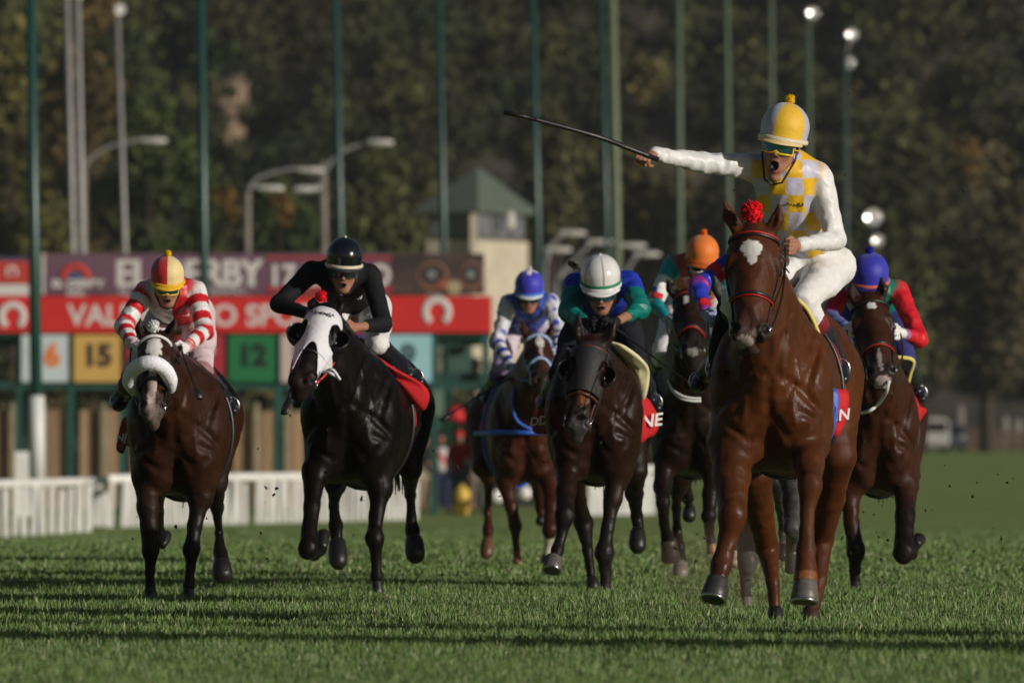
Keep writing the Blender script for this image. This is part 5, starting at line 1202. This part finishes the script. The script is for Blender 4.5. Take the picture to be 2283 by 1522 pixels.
    ca.data.foreach_set('color', np.array(arr, dtype=np.float32))
    rim = [Q(math.cos(t)*.1200, math.sin(t)*.1400-.008, -.062-.004*math.sin(t)) for t in np.linspace(0, 2*math.pi, 49)[:-1]]
    tube('helmet_band', rim, .0085*K, hel['bandmat'], ho, 8, closed=True, flatn=up, fl=1.5)
    if hel.get('band2'):
        rim = [Q(math.cos(t)*.1215, math.sin(t)*.1410-.008, -.040-.004*math.sin(t)) for t in np.linspace(0, 2*math.pi, 49)[:-1]]
        tube('helmet_stripe', rim, .0055*K, hel['band2'], ho, 8, closed=True, flatn=up, fl=1.8)
    pk = [[Q(math.sin(t)*(.120+.004*u_), math.cos(t)*(.138+.050*u_*math.cos(t))-.008, -.068-.016*u_-.006*math.cos(t)) for t in np.linspace(-1.2, 1.2, 22)] for u_ in np.linspace(-.12, 1, 5)]
    sheet('peak', pk, hel.get('peakmat', hel['bandmat']), ho, .006)
    if hel.get('pom') is not None: pompom('pompom', Q(0, -.005, .141), .027*K*hel.get('ps', 1), hel['pom'], ho)
    else: v, f_ = sphere_geo(Q(0, -.005, .125), .009, 10); mesh_obj('helmet_button', v, f_, hel['bandmat'], ho)
    # chin strap
    for sg in (-1, 1): tube('chin_strap', [Q(sg*.088, .0, -.05), G_(sg*.080, .015, -.085), G_(sg*.042, .040, -.137-op), G_(0, .050, -.150-op)], .006, M_BLACK, ho, 6)
    # goggles
    gz, gh = -.112, .027
    grid = [[Q(math.sin(t)*.092, .014+math.cos(t)*.098, gz+gh*u_*(1-.15*abs(math.sin(t)))-(-.014*max(0, 1-abs(t)*5) if u_ < -.5 else 0)) for t in np.linspace(-1.02, 1.02, 25)] for u_ in (-1, -.5, 0, .5, 1)]
    go = sheet('goggles', grid, J.get('lens', M_LENS), root, .003)
    outl = grid[0]+[g_[-1] for g_ in grid[1:-1]]+grid[-1][::-1]+[g_[0] for g_ in grid[1:-1]][::-1]
    outl = [p+f*.002 for p in outl]
    tube('goggle_frame', outl, .0052*K, J['gog'], go, 6, closed=True)
    tube('goggle_strap', [Q(math.sin(t)*.094, .0+math.cos(t)*.098, gz+.004) for t in np.linspace(1.0, 2*math.pi-1.0, 20)], .007*K, J['gog'], go, 6, fl=.5)
    if J.get('extra'): J['extra'](dict(P=P, root=root, Q=Q, silks=so_, sc=sc, fr=fr, sdv=sdv, ch=ch, hipc=hipc, s=s))
    return root
M_LENS = mat('mirror_lens', (.03, .16, .20), rough=.10, metal=.8, coat=1, nscale=12, namt=.5)
M_LENSD = mat('dark_lens', (.008, .010, .012), rough=.08, coat=1)
M_GY = mat('yellow_plastic', (.80, .50, .01), rough=.35, nscale=30, namt=.08)
M_GW = mat('white_plastic', (.72, .72, .72), rough=.3, nscale=30, namt=.08)
M_GK = mat('black_plastic', (.01, .01, .01), rough=.25)
M_HGLOSS = mat('gloss_shell', vc=True, rough=.14, coat=.6, spec=.5, bscale=12, bstr=.02)
M_HCAP = mat('cap_cloth', vc=True, rough=.55, nscale=60, namt=.06, bscale=150, bstr=.25, sheen=.3)
def M_(n, c, r=.5): return mat(n, c, r, nscale=40, namt=.1, bscale=80, bstr=.15)
WH = A_(.74, .73, .72); YE = A_(.80, .48, .02); LAV = A_(.48, .46, .56); RD = A_(.58, .012, .02); BU = A_(.02, .035, .38); TEAL = A_(.0, .25, .20)
def stripes(n, c1, c2, off=0):
    def f(V, t): 
        m = (np.floor(t*n+off).astype(int) % 2 == 0)[:, None]; return np.where(m, c1, c2)
    return f
def solidc(c): return lambda V, t: np.tile(c, (len(V), 1))
def checks(o, s_, c1, c2):
    def f(V, t):
        u = (V[:, 0]-o[0])/s_+.25*(V[:, 2]-o[2])/s_*.3; v = (V[:, 2]-o[2])/s_; 
        return np.where(((np.floor(u)+np.floor(v)) % 2 == 0)[:, None], c1, c2)
    return f
def halves(x, c1, c2): return lambda V, t: np.where((V[:, 0] < x)[:, None], c1, c2)
def stars(c1, c2, sd, th=.8): return lambda V, t: np.where((noise3(V, .07, sd, 1) > th)[:, None], c1, c2)
JX = {}
def quart(cols, off=0): return lambda ph, u: cols[int(((ph+off) % (2*math.pi))/(2*math.pi)*len(cols)) % len(cols)]
xB = U(380, 650, 66.9)[0]; xH = U(1941, 650, 70.5)[0]
def exA(c):
    t = c['ch']*.45+c['hipc']*.55
    p = trace([q for q in c['s']], [c['P']((1783, 450, -.6))], [(0, 1, 0)], .004, 60, 2)[0]
    text_obj('chest_lettering', 'STUD', p, c['sdv'], (0, 0, 1), .036, M_BLACK, c['silks'], .0)
def exC(c):
    p = trace([q for q in c['s']], [c['P']((791, 662, -.6))], [(0, 1, 0)], .004, 60, 2)[0]
    text_obj('chest_lettering', 'SILV', p, c['sdv'], (0, 0, 1), .035, M_WHITEPAINT, c['silks'], .02)
def exB(c):
    p = trace([q for q in c['s']], [c['P']((402, 700, -.6))], [(0, 1, 0)], .004, 60, 2)[0]
    text_obj('chest_lettering', 'Dn', p, c['sdv'], (0, 0, 1), .035, M_WHITEPAINT, c['silks'], .02)
def exF(c):
    """flag patch on the sleeve"""
    S_ = [(1460, 634), (1485, 640), (1480, 664), (1455, 657)]
    def cell(u0, u1, v0, v1, m, nm):
        g = []
        for v in np.linspace(v0, v1, 4):
            row = []
            for u in np.linspace(u0, u1, 5):
                a = lerp(np.array(S_[0]), np.array(S_[1]), u); b_ = lerp(np.array(S_[3]), np.array(S_[2]), u); q = lerp(a, b_, v)
                row.append(trace(c['s'], [c['P']((q[0], q[1], -.6))], [(0, 1, 0)], .010, 60, 2)[0])
            g.append(row)
        sheet(nm, g, m, c['silks'], .003)
    cell(0, .33, 0, .5, M_('flag_blue', (.01, .04, .25)), 'flag_canton'); cell(.33, 1, 0, .5, M_WHITEPAINT, 'flag_stripe'); cell(0, 1, .5, 1, M_('flag_red', (.55, .02, .02)), 'flag_stripe')
JX['A'] = dict(d=57.2, seed=31, label='jockey in yellow and white checks standing tall, thrusting one arm out', h=.0052,
    head=(1750, 283, .28), chin=(1728, 404, .29), hr=57, tilt=-.05, look=-.25, mouth=.032, hip=(1822, 588, .80),
    shL=(1668, 372, .38), shR=(1828, 392, .42), elL=(1562, 362, .28), elR=(1862, 535, .40), haL=(1456, 343, .10), haR=(1776, 547, .12),
    knL=(1640, 668, .42), knR=(1790, 668, .40), anL=(1600, 810, .75), anR=(1868, 806, .70), toL=(1588, 842, .60), toR=(1880, 846, .55),
    lL=(-.95, -.05, .28), nL=(.2, .35, -1), fL=(-.55, -.80, -.15), cutL=.97, cutR=.93,
    torso=checks(U(1755, 393, 57.2), .088, YE, LAV*1.15), collar=YE, slvL=(WH, WH), slvR=(WH, WH), breech=WH, breech2=WH, boottop=(.25, .02, .03), boot=.40, hem=.66, wr=.012, cuff=WH, tw=.172,
    helmet=dict(col=lambda ph, u: YE if (24 < math.degrees(ph) % 180 < 100) else LAV, mat=M_HCAP, bandmat=M_('cream_band', (.70, .62, .45)), peakmat=M_('cream_peak', (.72, .55, .25)), pom=(.80, .50, .01)), gog=M_GY, extra=exA)
JX['B'] = dict(d=66.8, seed=32, label='jockey in red and white hoops with a red and cream quartered cap, crouching', head=(374, 608, .22), chin=(373, 694, .28), hr=40, tilt=-.35, hip=(405, 700, 1.0), mouth=.004,
    shL=(322, 652, .38), shR=(436, 650, .38), elL=(276, 728, .22), elR=(457, 738, .22), haL=(300, 775, -.02), haR=(412, 776, -.02),
    knL=(296, 842, .35), knR=(448, 830, .38), anL=(268, 888, .78), anR=(510, 900, .80), toL=(259, 905, .62), toR=(521, 916, .66),
    torso=halves(xB, WH, RD), collar=WH, slvL=(stripes(5, RD, WH), stripes(5, RD, WH, 1)), slvR=(stripes(5, RD, WH, 1), stripes(5, RD, WH)), breech=A_(.62, .50, .52), breech2=A_(.2, .01, .02), glove=WH, boottop=(.02, .03, .10),
    helmet=dict(col=quart([A_(.85, .66, .25), RD, BU, BU], 0), mat=M_HCAP, bandmat=M_('gold_band', (.78, .45, .02)), pom=(.80, .50, .01)), gog=M_GY, extra=exB)
JX['B']['helmet']['col'] = lambda ph, u: (A_(.80, .62, .28) if 10 < math.degrees(ph) % 360 < 90 else RD if 90 <= math.degrees(ph) % 360 < 165 else BU)
JX['C'] = dict(d=68.5, seed=33, label='jockey all in black with a glossy black helmet and white breeches', head=(768, 570, .15), chin=(764, 652, .18), hr=43, tilt=-.30, hip=(800, 684, .95), mouth=.008,
    shL=(694, 606, .35), shR=(825, 612, .38), elL=(622, 678, .20), elR=(855, 722, .22), haL=(690, 700, .0), haR=(790, 730, -.02), cutR=.55, cutL=.9,
    knL=(700, 790, .35), knR=(840, 765, .32), anL=(668, 880, .80), anR=(915, 838, .80), toL=(662, 900, .64), toR=(936, 852, .66), boot=.15,
    torso=(.010, .010, .012), slvL=((.010, .010, .012), (.010, .010, .012)), slvR=((.010, .010, .012), (.010, .010, .012)), breech=WH, mat=M_CLOTH, wr=.006, lens=M_LENSD,
    helmet=dict(col=quart([A_(.006, .007, .010)]), mat=M_HGLOSS, bandmat=M_('ivory_band', (.66, .60, .45)), peakmat=M_GK, pom=None), gog=M_GK, extra=exC)
JX['D'] = dict(d=84.5, seed=34, label='jockey in blue and silver satin with a blue cap topped in white', head=(1180, 634, .15), chin=(1179, 695, .20), hr=34, tilt=-.25, hip=(1165, 730, .95), h=.008,
    shL=(1132, 676, .35), shR=(1228, 674, .35), elL=(1108, 765, .22), elR=(1246, 745, .22), haL=(1144, 824, .02), haR=(1240, 788, .02),
    knL=(1118, 815, .4), knR=(1238, 815, .4), anL=(1090, 880, .85), anR=(1262, 880, .85), toL=(1082, 892, .7), toR=(1270, 892, .7),
    torso=(.03, .07, .36), slvL=(stars(A_(.05, .08, .5), A_(.62, .62, .66), 3), stripes(6, A_(.03, .04, .3), WH)), slvR=(stars(A_(.05, .08, .5), A_(.62, .62, .66), 4), stripes(6, A_(.03, .04, .3), WH)), breech=A_(.60, .52, .58), breech2=A_(.12, .06, .32), glove=A_(.55, .55, .72), wr=.016,
    helmet=dict(col=lambda ph, u: WH if u < .22+.10*math.cos(4*ph) else A_(.03, .03, .48), mat=M_HCAP, bandmat=M_('sky_band', (.06, .22, .65)), peakmat=M_GW, pom=(.7, .68, .8), ps=.7), gog=M_GK, lens=M_LENSD)
JX['E'] = dict(d=69.5, seed=35, label='jockey in blue and teal silks bent low under a white helmet with a green stripe', head=(1339, 612, .10), chin=(1341, 692, .17), hr=47, tilt=-.5, hip=(1345, 690, .95), mouth=.002,
    shL=(1282, 634, .38), shR=(1402, 630, .38), elL=(1268, 695, .20), elR=(1428, 688, .22), haL=(1310, 722, -.05), haR=(1364, 722, -.08), cutR=.42, cutL=.75, puff=1.15,
    knL=(1248, 835, .35), knR=(1420, 815, .35), anL=(1218, 890, .80), anR=(1452, 890, .80), toL=(1208, 908, .64), toR=(1466, 910, .66), boot=.1,
    torso=(.010, .030, .30), slvL=(lambda V, t: np.where((t < .35)[:, None], A_(.012, .035, .38), A_(.0, .16, .13)), A_(.0, .17, .14)), slvR=(lambda V, t: np.where((t < .45)[:, None], A_(.012, .035, .38), A_(.0, .16, .13)), A_(.0, .17, .14)), breech=(.015, .015, .02), glove=A_(.012, .012, .014), wr=.018,
    helmet=dict(col=lambda ph, u: A_(.35, .35, .36) if (abs(((math.degrees(ph)-78) % 360)) < 4 or abs(((math.degrees(ph)-138) % 360)) < 4) and u < .9 else WH, mat=M_HGLOSS, bandmat=M_GW, band2=M_('green_band', (.01, .22, .10)), peakmat=M_GW, pom=None), gog=M_GK)
JX['F'] = dict(d=75.2, seed=36, label='jockey in orange, teal and white with an orange pompom cap and a flag patch', head=(1566, 560, .15), chin=(1560, 636, .20), hr=39, tilt=-.30, hip=(1560, 660, .95), h=.007,
    shL=(1500, 590, .36), shR=(1616, 596, .36), elL=(1459, 676, .20), elR=(1630, 680, .2), haL=(1488, 712, .0), haR=(1580, 712, .0),
    knL=(1478, 780, .38), knR=(1610, 780, .38), anL=(1462, 850, .82), anR=(1632, 850, .82), toL=(1455, 866, .66), toR=(1642, 866, .66),
    torso=(.40, .075, .012), collar=(.55, .10, .01), slvL=(lambda V, t: np.where((t < .40)[:, None], A_(.0, .36, .36), WH), A_(.0, .26, .28)), slvR=(A_(.0, .36, .36), WH), breech=WH, glove=A_(.45, .48, .62), skin=SK*1.2,
    helmet=dict(col=quart([A_(.80, .19, .015)]), mat=M_HCAP, bandmat=M_('orange_band', (.5, .10, .01)), pom=(.85, .17, .01)), gog=M_GW, lens=M_LENSD, extra=exF)
JX['G'] = dict(d=62.9, seed=37, label='jockey in blue and red hooped sleeves hidden behind the leading chestnut', head=(1680, 585, .15), chin=(1678, 660, .20), hr=44, tilt=-.3, hip=(1700, 680, .95), h=.008,
    shL=(1622, 592, .36), shR=(1722, 604, .36), elL=(1556, 640, .18), elR=(1730, 680, .2), haL=(1574, 700, -.02), haR=(1690, 712, -.02),
    knL=(1612, 790, .35), knR=(1745, 790, .35), anL=(1562, 845, .80), anR=(1770, 855, .82), toL=(1549, 862, .64), toR=(1776, 874, .66),
    torso=(.02, .03, .33), slvL=(stripes(3.4, BU*1.2, RD), stripes(1.5, BU*1.3, RD)), slvR=(stripes(3.4, BU*1.2, RD), stripes(1.5, BU*1.3, RD)), breech=WH, glove=A_(.30, .34, .50),
    helmet=dict(col=quart([BU, RD]), mat=M_HCAP, bandmat=M_('blue_band', (.02, .03, .3)), pom=None), gog=M_GK, lens=M_LENSD)
JX['H'] = dict(d=70.5, seed=38, label='jockey with red sleeves and a blue pompom cap, crouching, farthest right', head=(1939, 606, .10), chin=(1940, 690, .17), hr=45, tilt=-.5, hip=(1950, 690, .95), h=.007,
    shL=(1877, 650, .38), shR=(2003, 648, .38), elL=(1849, 706, .22), elR=(2050, 756, .18), haL=(1888, 732, .0), haR=(2008, 742, -.02), cutR=.80,
    knL=(1878, 800, .35), knR=(2018, 810, .35), anL=(1856, 860, .82), anR=(2045, 868, .80), toL=(1850, 874, .66), toR=(2055, 890, .66), boot=.2,
    torso=halves(xH, A_(.45, .47, .62), A_(.0, .20, .13)), slvL=(RD*1.05, A_(.14, .17, .42)), slvR=(RD*1.05, RD*1.05), breech=A_(.05, .05, .2), cuff=A_(.22, .27, .62), glove=WH,
    helmet=dict(col=quart([A_(.022, .022, .42)]), mat=M_HCAP, bandmat=M_('coral_band', (.62, .13, .12)), peakmat=M_('navy_peak', (.03, .02, .2)), pom=(.02, .02, .34)), gog=M_GW, lens=M_LENSD)
for k in (ONLY if 'ONLY' in globals() else JX): person(JX[k])
# whips ---------------------------------------------------------------
def whip(label, pts, r0, r1, fl):
    p = catmull([U(*q) for q in pts], 4); o = empty('whip', p[0], label, 'whip', 'riding whips')
    tube('whip_shaft', p, list(np.linspace(r0, r1, len(p))), M_BLACK, o, 8)
    a, b_ = p[0], p[-1]; d = nrm(b_-p[-2])
    tube('whip_flap', [b_-d*fl, b_-d*fl*.6, b_], [.012, .024, .024], M_BLACK, o, 8, fl=.5)
    tube('whip_grip', [a-nrm(p[1]-a)*.04, a+nrm(p[1]-a)*.12], [.014, .010], M_BLACK, o, 8)
    return o
if 'ONLY' not in globals():
    whip('long black whip raised in the outstretched hand of the yellow jockey', [(1452, 350, 57.15), (1400, 330, 57.1), (1330, 304, 57.0), (1200, 268, 56.9), (1124, 250, 56.85)], .014, .011, .17)
    whip('black whip pointing down beside the white hood of the black horse', [(690, 715, 68.3), (672, 790, 67.9), (650, 860, 67.6), (634, 922, 67.4)], .007, .006, .15)
    whip('thin black whip slanting from the gloved hands of the white helmeted jockey', [(1362, 724, 69.3), (1400, 752, 69.0), (1470, 805, 68.6), (1545, 858, 68.3)], .007, .004, .05)
    whip('short black whip under the white gloves of the red and white jockey', [(402, 770, 66.7), (412, 800, 66.3), (430, 850, 66.1), (446, 888, 66.0)], .006, .004, .08)
    whip('black whip trailing down left of the blue and silver jockey', [(1146, 838, 84.3), (1090, 868, 84.0), (1030, 906, 83.6), (985, 936, 83.4)], .009, .007, .16)
# ================================================================== BYSTANDERS, CLODS, FAR THINGS
def bystander(label, px, d, h, shirt, trouser, cap=None, yaw=0, extra=None):
    x = (px-CXP)*d/F_PX; z0 = float(gz(d)); k = h/1.75; o = empty('person', (x, d, z0), label, 'person', 'people standing by the gate'); c, s_ = math.cos(yaw), math.sin(yaw)
    T = lambda a, b, z: np.array((x+(a*c-b*s_)*k, d+(a*s_+b*c)*k, z0+z*k))
    hm = []
    b = [ell(T(0, 0, 1.63), (.078*k, .095*k, .11*k), None, .02, SK), seg(T(0, 0, 1.42), T(0, 0, 1.55), .055*k, .05*k, .03, None, SK), ell(T(0, -.09, 1.61), (.014, .02, .02), None, .01, SK)]
    b += [seg(T(0, 0, 1.05), T(0, 0, 1.35), .12*k, .13*k, .04, None, SK)]
    st, bt = [], []
    st += [seg(T(0, 0, 1.0), T(0, 0, 1.34), .155*k, .165*k, .04, None, shirt), seg(T(-.17, 0, 1.38), T(.17, 0, 1.38), .075*k, .075*k, .04, None, shirt)]
    for sg in (-1, 1):
        el, ha = T(sg*.27, .02, 1.10), T(sg*.25, -.12, .86)
        b += [seg(T(sg*.20, 0, 1.36), el, .045*k, .038*k, .02, None, SK), seg(el, ha, .036*k, .028*k, .02, None, SK), seg(T(sg*.09, 0, .95), T(sg*.12, .02*sg, .1), .08*k, .045*k, .03, None, SK)]
        fist(b, ha, nrm(ha-el), (0, 1, .1), (-sg, 0, 0), 1.0, SK)
        st.append(seg(T(sg*.20, 0, 1.37), lerp(T(sg*.20, 0, 1.36), el, .75), .065*k, .062*k, .03, None, shirt))
        bt += [seg(T(sg*.09, 0, .98), T(sg*.11, -.03, .52), .115*k, .08*k, .03, None, trouser), seg(T(sg*.11, -.03, .52), T(sg*.12, .02, .10), .08*k, .065*k, .02, None, trouser)]
        sh = [seg(T(sg*.12, .02, .05), T(sg*.13, -.16, .03), .045*k, .04*k, .02)]; solid('shoe', sh, M_BLACK, o, .02)
    solid('body', b, M_SKIN, o, .016, SK, .004, 1); solid('shirt', st, M_CLOTH, o, .02, shirt, .004, 1, wr=.01, seed=int(px)); solid('trousers', bt, M_CLOTH, o, .02, trouser, .004, 1, wr=.01)
    hr = [ell(T(0, .015, 1.68), (.092*k, .108*k, .085*k), None, .02, cap or (.02, .015, .012))]
    if cap: hr.append(seg(T(-.03, -.10, 1.68), T(.03, -.17, 1.66), .03, .03, .03, ((0, 0, 1), .4), cap))
    solid('cap' if cap else 'hair', hr, M_CLOTH, o, .016, (.02, .015, .012), .004, 1)
    if extra == 'bib':
        bb = [seg(T(0, -.03, 1.02), T(0, -.03, 1.30), .165*k, .165*k, .03, None, lambda V, t: np.where((np.abs(V[:, 0]-x-(V[:, 2]-z0-1.15)*-.8) < .05)[:, None], (.55, .03, .03), (.62, .58, .56)))]
        solid('bib', bb, M_CLOTH, o, .02, (.6, .6, .6), .003, 1)
    return o
bystander('person in dark clothes wearing a white bib with a red slash by the rail', 983, 236, 1.66, (.035, .035, .045), (.03, .035, .09), None, .2, 'bib')
bystander('person in a red shirt, red cap and blue jeans beside the far chestnut horse', 1024, 232, 1.68, (.60, .015, .02), (.13, .18, .28), (.55, .02, .02), -.3)
bystander('person in dark jacket and beige trousers half hidden behind the black horse', 948, 240, 1.62, (.03, .03, .03), (.30, .24, .16), None, .5)
bystander('person in khaki standing right of the red shirted person', 1062, 238, 1.58, (.05, .06, .05), (.16, .13, .10), (.04, .04, .05), .4)
p0 = U(1030, 1140, 228); p0[2] = float(gz(228)); v, f = lathe_geo([(.14, 0), (.15, .05), (.165, .34), (.17, .46), (.15, .50), (.09, .54), (.05, .60), (.04, .62)], p0, (0, 0, 1), n=18)
ob = mesh_obj('fuel_canister', v, f, mat('yellow_drum', (.62, .40, .06), .5, nscale=3, namt=.2)); tag(ob, 'upright yellow container at the feet of the red shirted person', 'container')
p0 = U(1016, 935, 233); v, f = lathe_geo([(.02, .30), (.14, .24), (.22, .10), (.24, 0), (.22, .02)], p0, (0.1, -.2, 1), n=18)
ob = mesh_obj('flag_bundle', v, f, mat('red_canvas', (.60, .015, .02), .7)); tag(ob, 'folded red umbrella leaning above the red shirted person', 'umbrella')
tube('umbrella_pole', [p0, np.array((p0[0]+.1, p0[1]+.2, float(gz(233))))], .015, M_GALV, ob, 6)
# turf clods thrown up by the hooves
rg = random.Random(21); clod = None; m_c = mat('turf_clod', (.022, .020, .010), .95, nscale=60, namt=.5, bscale=60, bstr=.8)
boxes = [(1900, 2260, 900, 1330, 34, 63), (1850, 2000, 1120, 1330, 14, 60), (1480, 1760, 1060, 1330, 18, 60), (240, 620, 1040, 1330, 12, 64), (560, 1020, 900, 1330, 16, 66), (1000, 1500, 900, 1300, 12, 66), (2000, 2200, 40, 560, 6, 60), (1560, 1980, 60, 500, 4, 58)]
def clod_geo(seed):
    v, f = sphere_geo((0, 0, 0), (1, .7, .6), 8); v = np.array(v); v *= (1+.55*noise3(v+seed*3, 1.1, seed)[:, None]); g_ = [(list(v), f)]
    q = random.Random(seed)
    for _ in range(3): a = np.array((q.uniform(-1, 1), q.uniform(-1, 1), q.uniform(-1, 1))); g_.append(tube_geo([a*.4, a*1.3, a*1.9+np.array((0, 0, .5))], [.14, .1, .03], 4))
    return merge(g_)
protos = []
for sd_ in range(5):
    v, f = clod_geo(sd_+1); me_ = bpy.data.meshes.new('turf_clod'); me_.from_pydata([tuple(map(float, q)) for q in v], [], f); me_.materials.append(m_c); protos.append(me_)
spots = [(1278, 592, 70, 20), (1357, 596, 70, 10)]
for x0, x1, y0, y1, n, d in boxes:
    for _ in range(n): spots.append((rg.uniform(x0, x1), rg.uniform(y0, y1), d+rg.uniform(-2, 3), rg.choice([3, 3, 4, 5, 6, 7])))
for i, (px, py, d, r_) in enumerate(spots):
    ob = bpy.data.objects.new('turf_clod', protos[i % 5]); COL.objects.link(ob); ob.location = Vector(U(px, py, d)); k_ = r_*.55*d/F_PX; ob.scale = (k_*rg.uniform(.7, 1.6), k_, k_); ob.rotation_euler = (rg.uniform(0, 6), rg.uniform(0, 6), rg.uniform(0, 6))
    tag(ob, 'small dark clod of turf kicked up into the air', 'turf clod', 'turf clods in the air')
# far right beyond the course
def van(px, d, label, col, w=1.9, h=1.9):
    x = (px-CXP)*d/F_PX; z0 = float(gz(d)); o = empty('van', (x, d, z0), label, 'van'); bm_ = bmesh.new(); bmesh.ops.create_cube(bm_, size=1)
    for v_ in bm_.verts: v_.co = Vector((v_.co.x*w*(1 if v_.co.z < 0 else .88), v_.co.y*4.4, v_.co.z*(h-.3)))
    bmesh.ops.bevel(bm_, geom=bm_.edges[:], offset=.14, segments=3, affect='EDGES'); bmesh.ops.translate(bm_, verts=bm_.verts[:], vec=(x, d, z0+.3+(h-.3)/2)); me_ = bpy.data.meshes.new('body'); bm_.to_mesh(me_); bm_.free(); me_.materials.append(mat('van_'+str(px), col, .35)); link(bpy.data.objects.new('body', me_), o)
    v, f = box_geo((x-w*.38, d-2.215, z0+h*.58), (x+w*.38, d-2.17, z0+h*.88)); mesh_obj('windscreen', v, f, M_LENSD, o, smooth=False)
    for sg in (-1, 1):
        for yy in (-1.4, 1.4): v, f = lathe_geo([(.1, -.1), (.32, -.1), (.34, 0), (.32, .1), (.1, .1)], (x+sg*w*.42, d+yy, z0+.33), (1, 0, 0), n=18); mesh_obj('wheel', v, f, M_BLACK, o)
        v, f = sphere_geo((x+sg*w*.36, d-2.2, z0+.75), (.13, .05, .09), 10); mesh_obj('headlight', v, f, M_LGL, o)
van(2086, 575, 'white van parked beyond the far edge of the grass', (.45, .44, .42), 1.3, 1.7)
van(2122, 582, 'dark blue grey van parked beyond the white van', (.06, .07, .10), 1.3, 1.45)
o = empty('timber_rail', (U(2215, 0, 585)[0], 585, float(gz(585))), 'low brown timber rail beyond the far edge of the grass', 'fence'); bt_ = mat('brown_timber', (.12, .075, .05), .9, nscale=1, namt=.4)
for k in range(9): v, f = box_geo(*pbox(2142+k*26, 2152+k*26, 958, 1007, 585, .2)); mesh_obj('fence_post', v, f, bt_, o, smooth=False)
v, f = merge([box_geo(*pbox(2140, 2380, y, y+9, 584.9, .08)) for y in (962, 976, 990)]); mesh_obj('rails', v, f, bt_, o, smooth=False)
for i, (px, py, w_) in enumerate([(2140, 935, 12), (2192, 935, 12), (2240, 960, 12), (2268, 968, 12), (2205, 985, 14)]):
    d = 590; s = F_PX/d; x = (px-CXP)/s; z0 = float(gz(d)); v, f = lathe_geo([(w_/s, 0), (w_/s, .05), (w_*.8/s, CAMZ-(py-HZ)/s-z0+.6), (w_*.4/s, CAMZ-(py-HZ)/s-z0+.8)], (x, d, z0), (0, 0, 1), n=12)
    ob = mesh_obj('gate_pillar', v, f, mat('pale_pillar', (.20, .18, .155), .9, nscale=1, namt=.2)); tag(ob, ['pale pillar right of the parked vans', 'pale pillar above the timber rail', 'low pale pillar behind the timber rail near the edge', 'rightmost low pale pillar behind the timber rail', 'shortest pale pillar in the middle of the timber rail'][i], 'pillar', 'pale pillars beyond the grass')
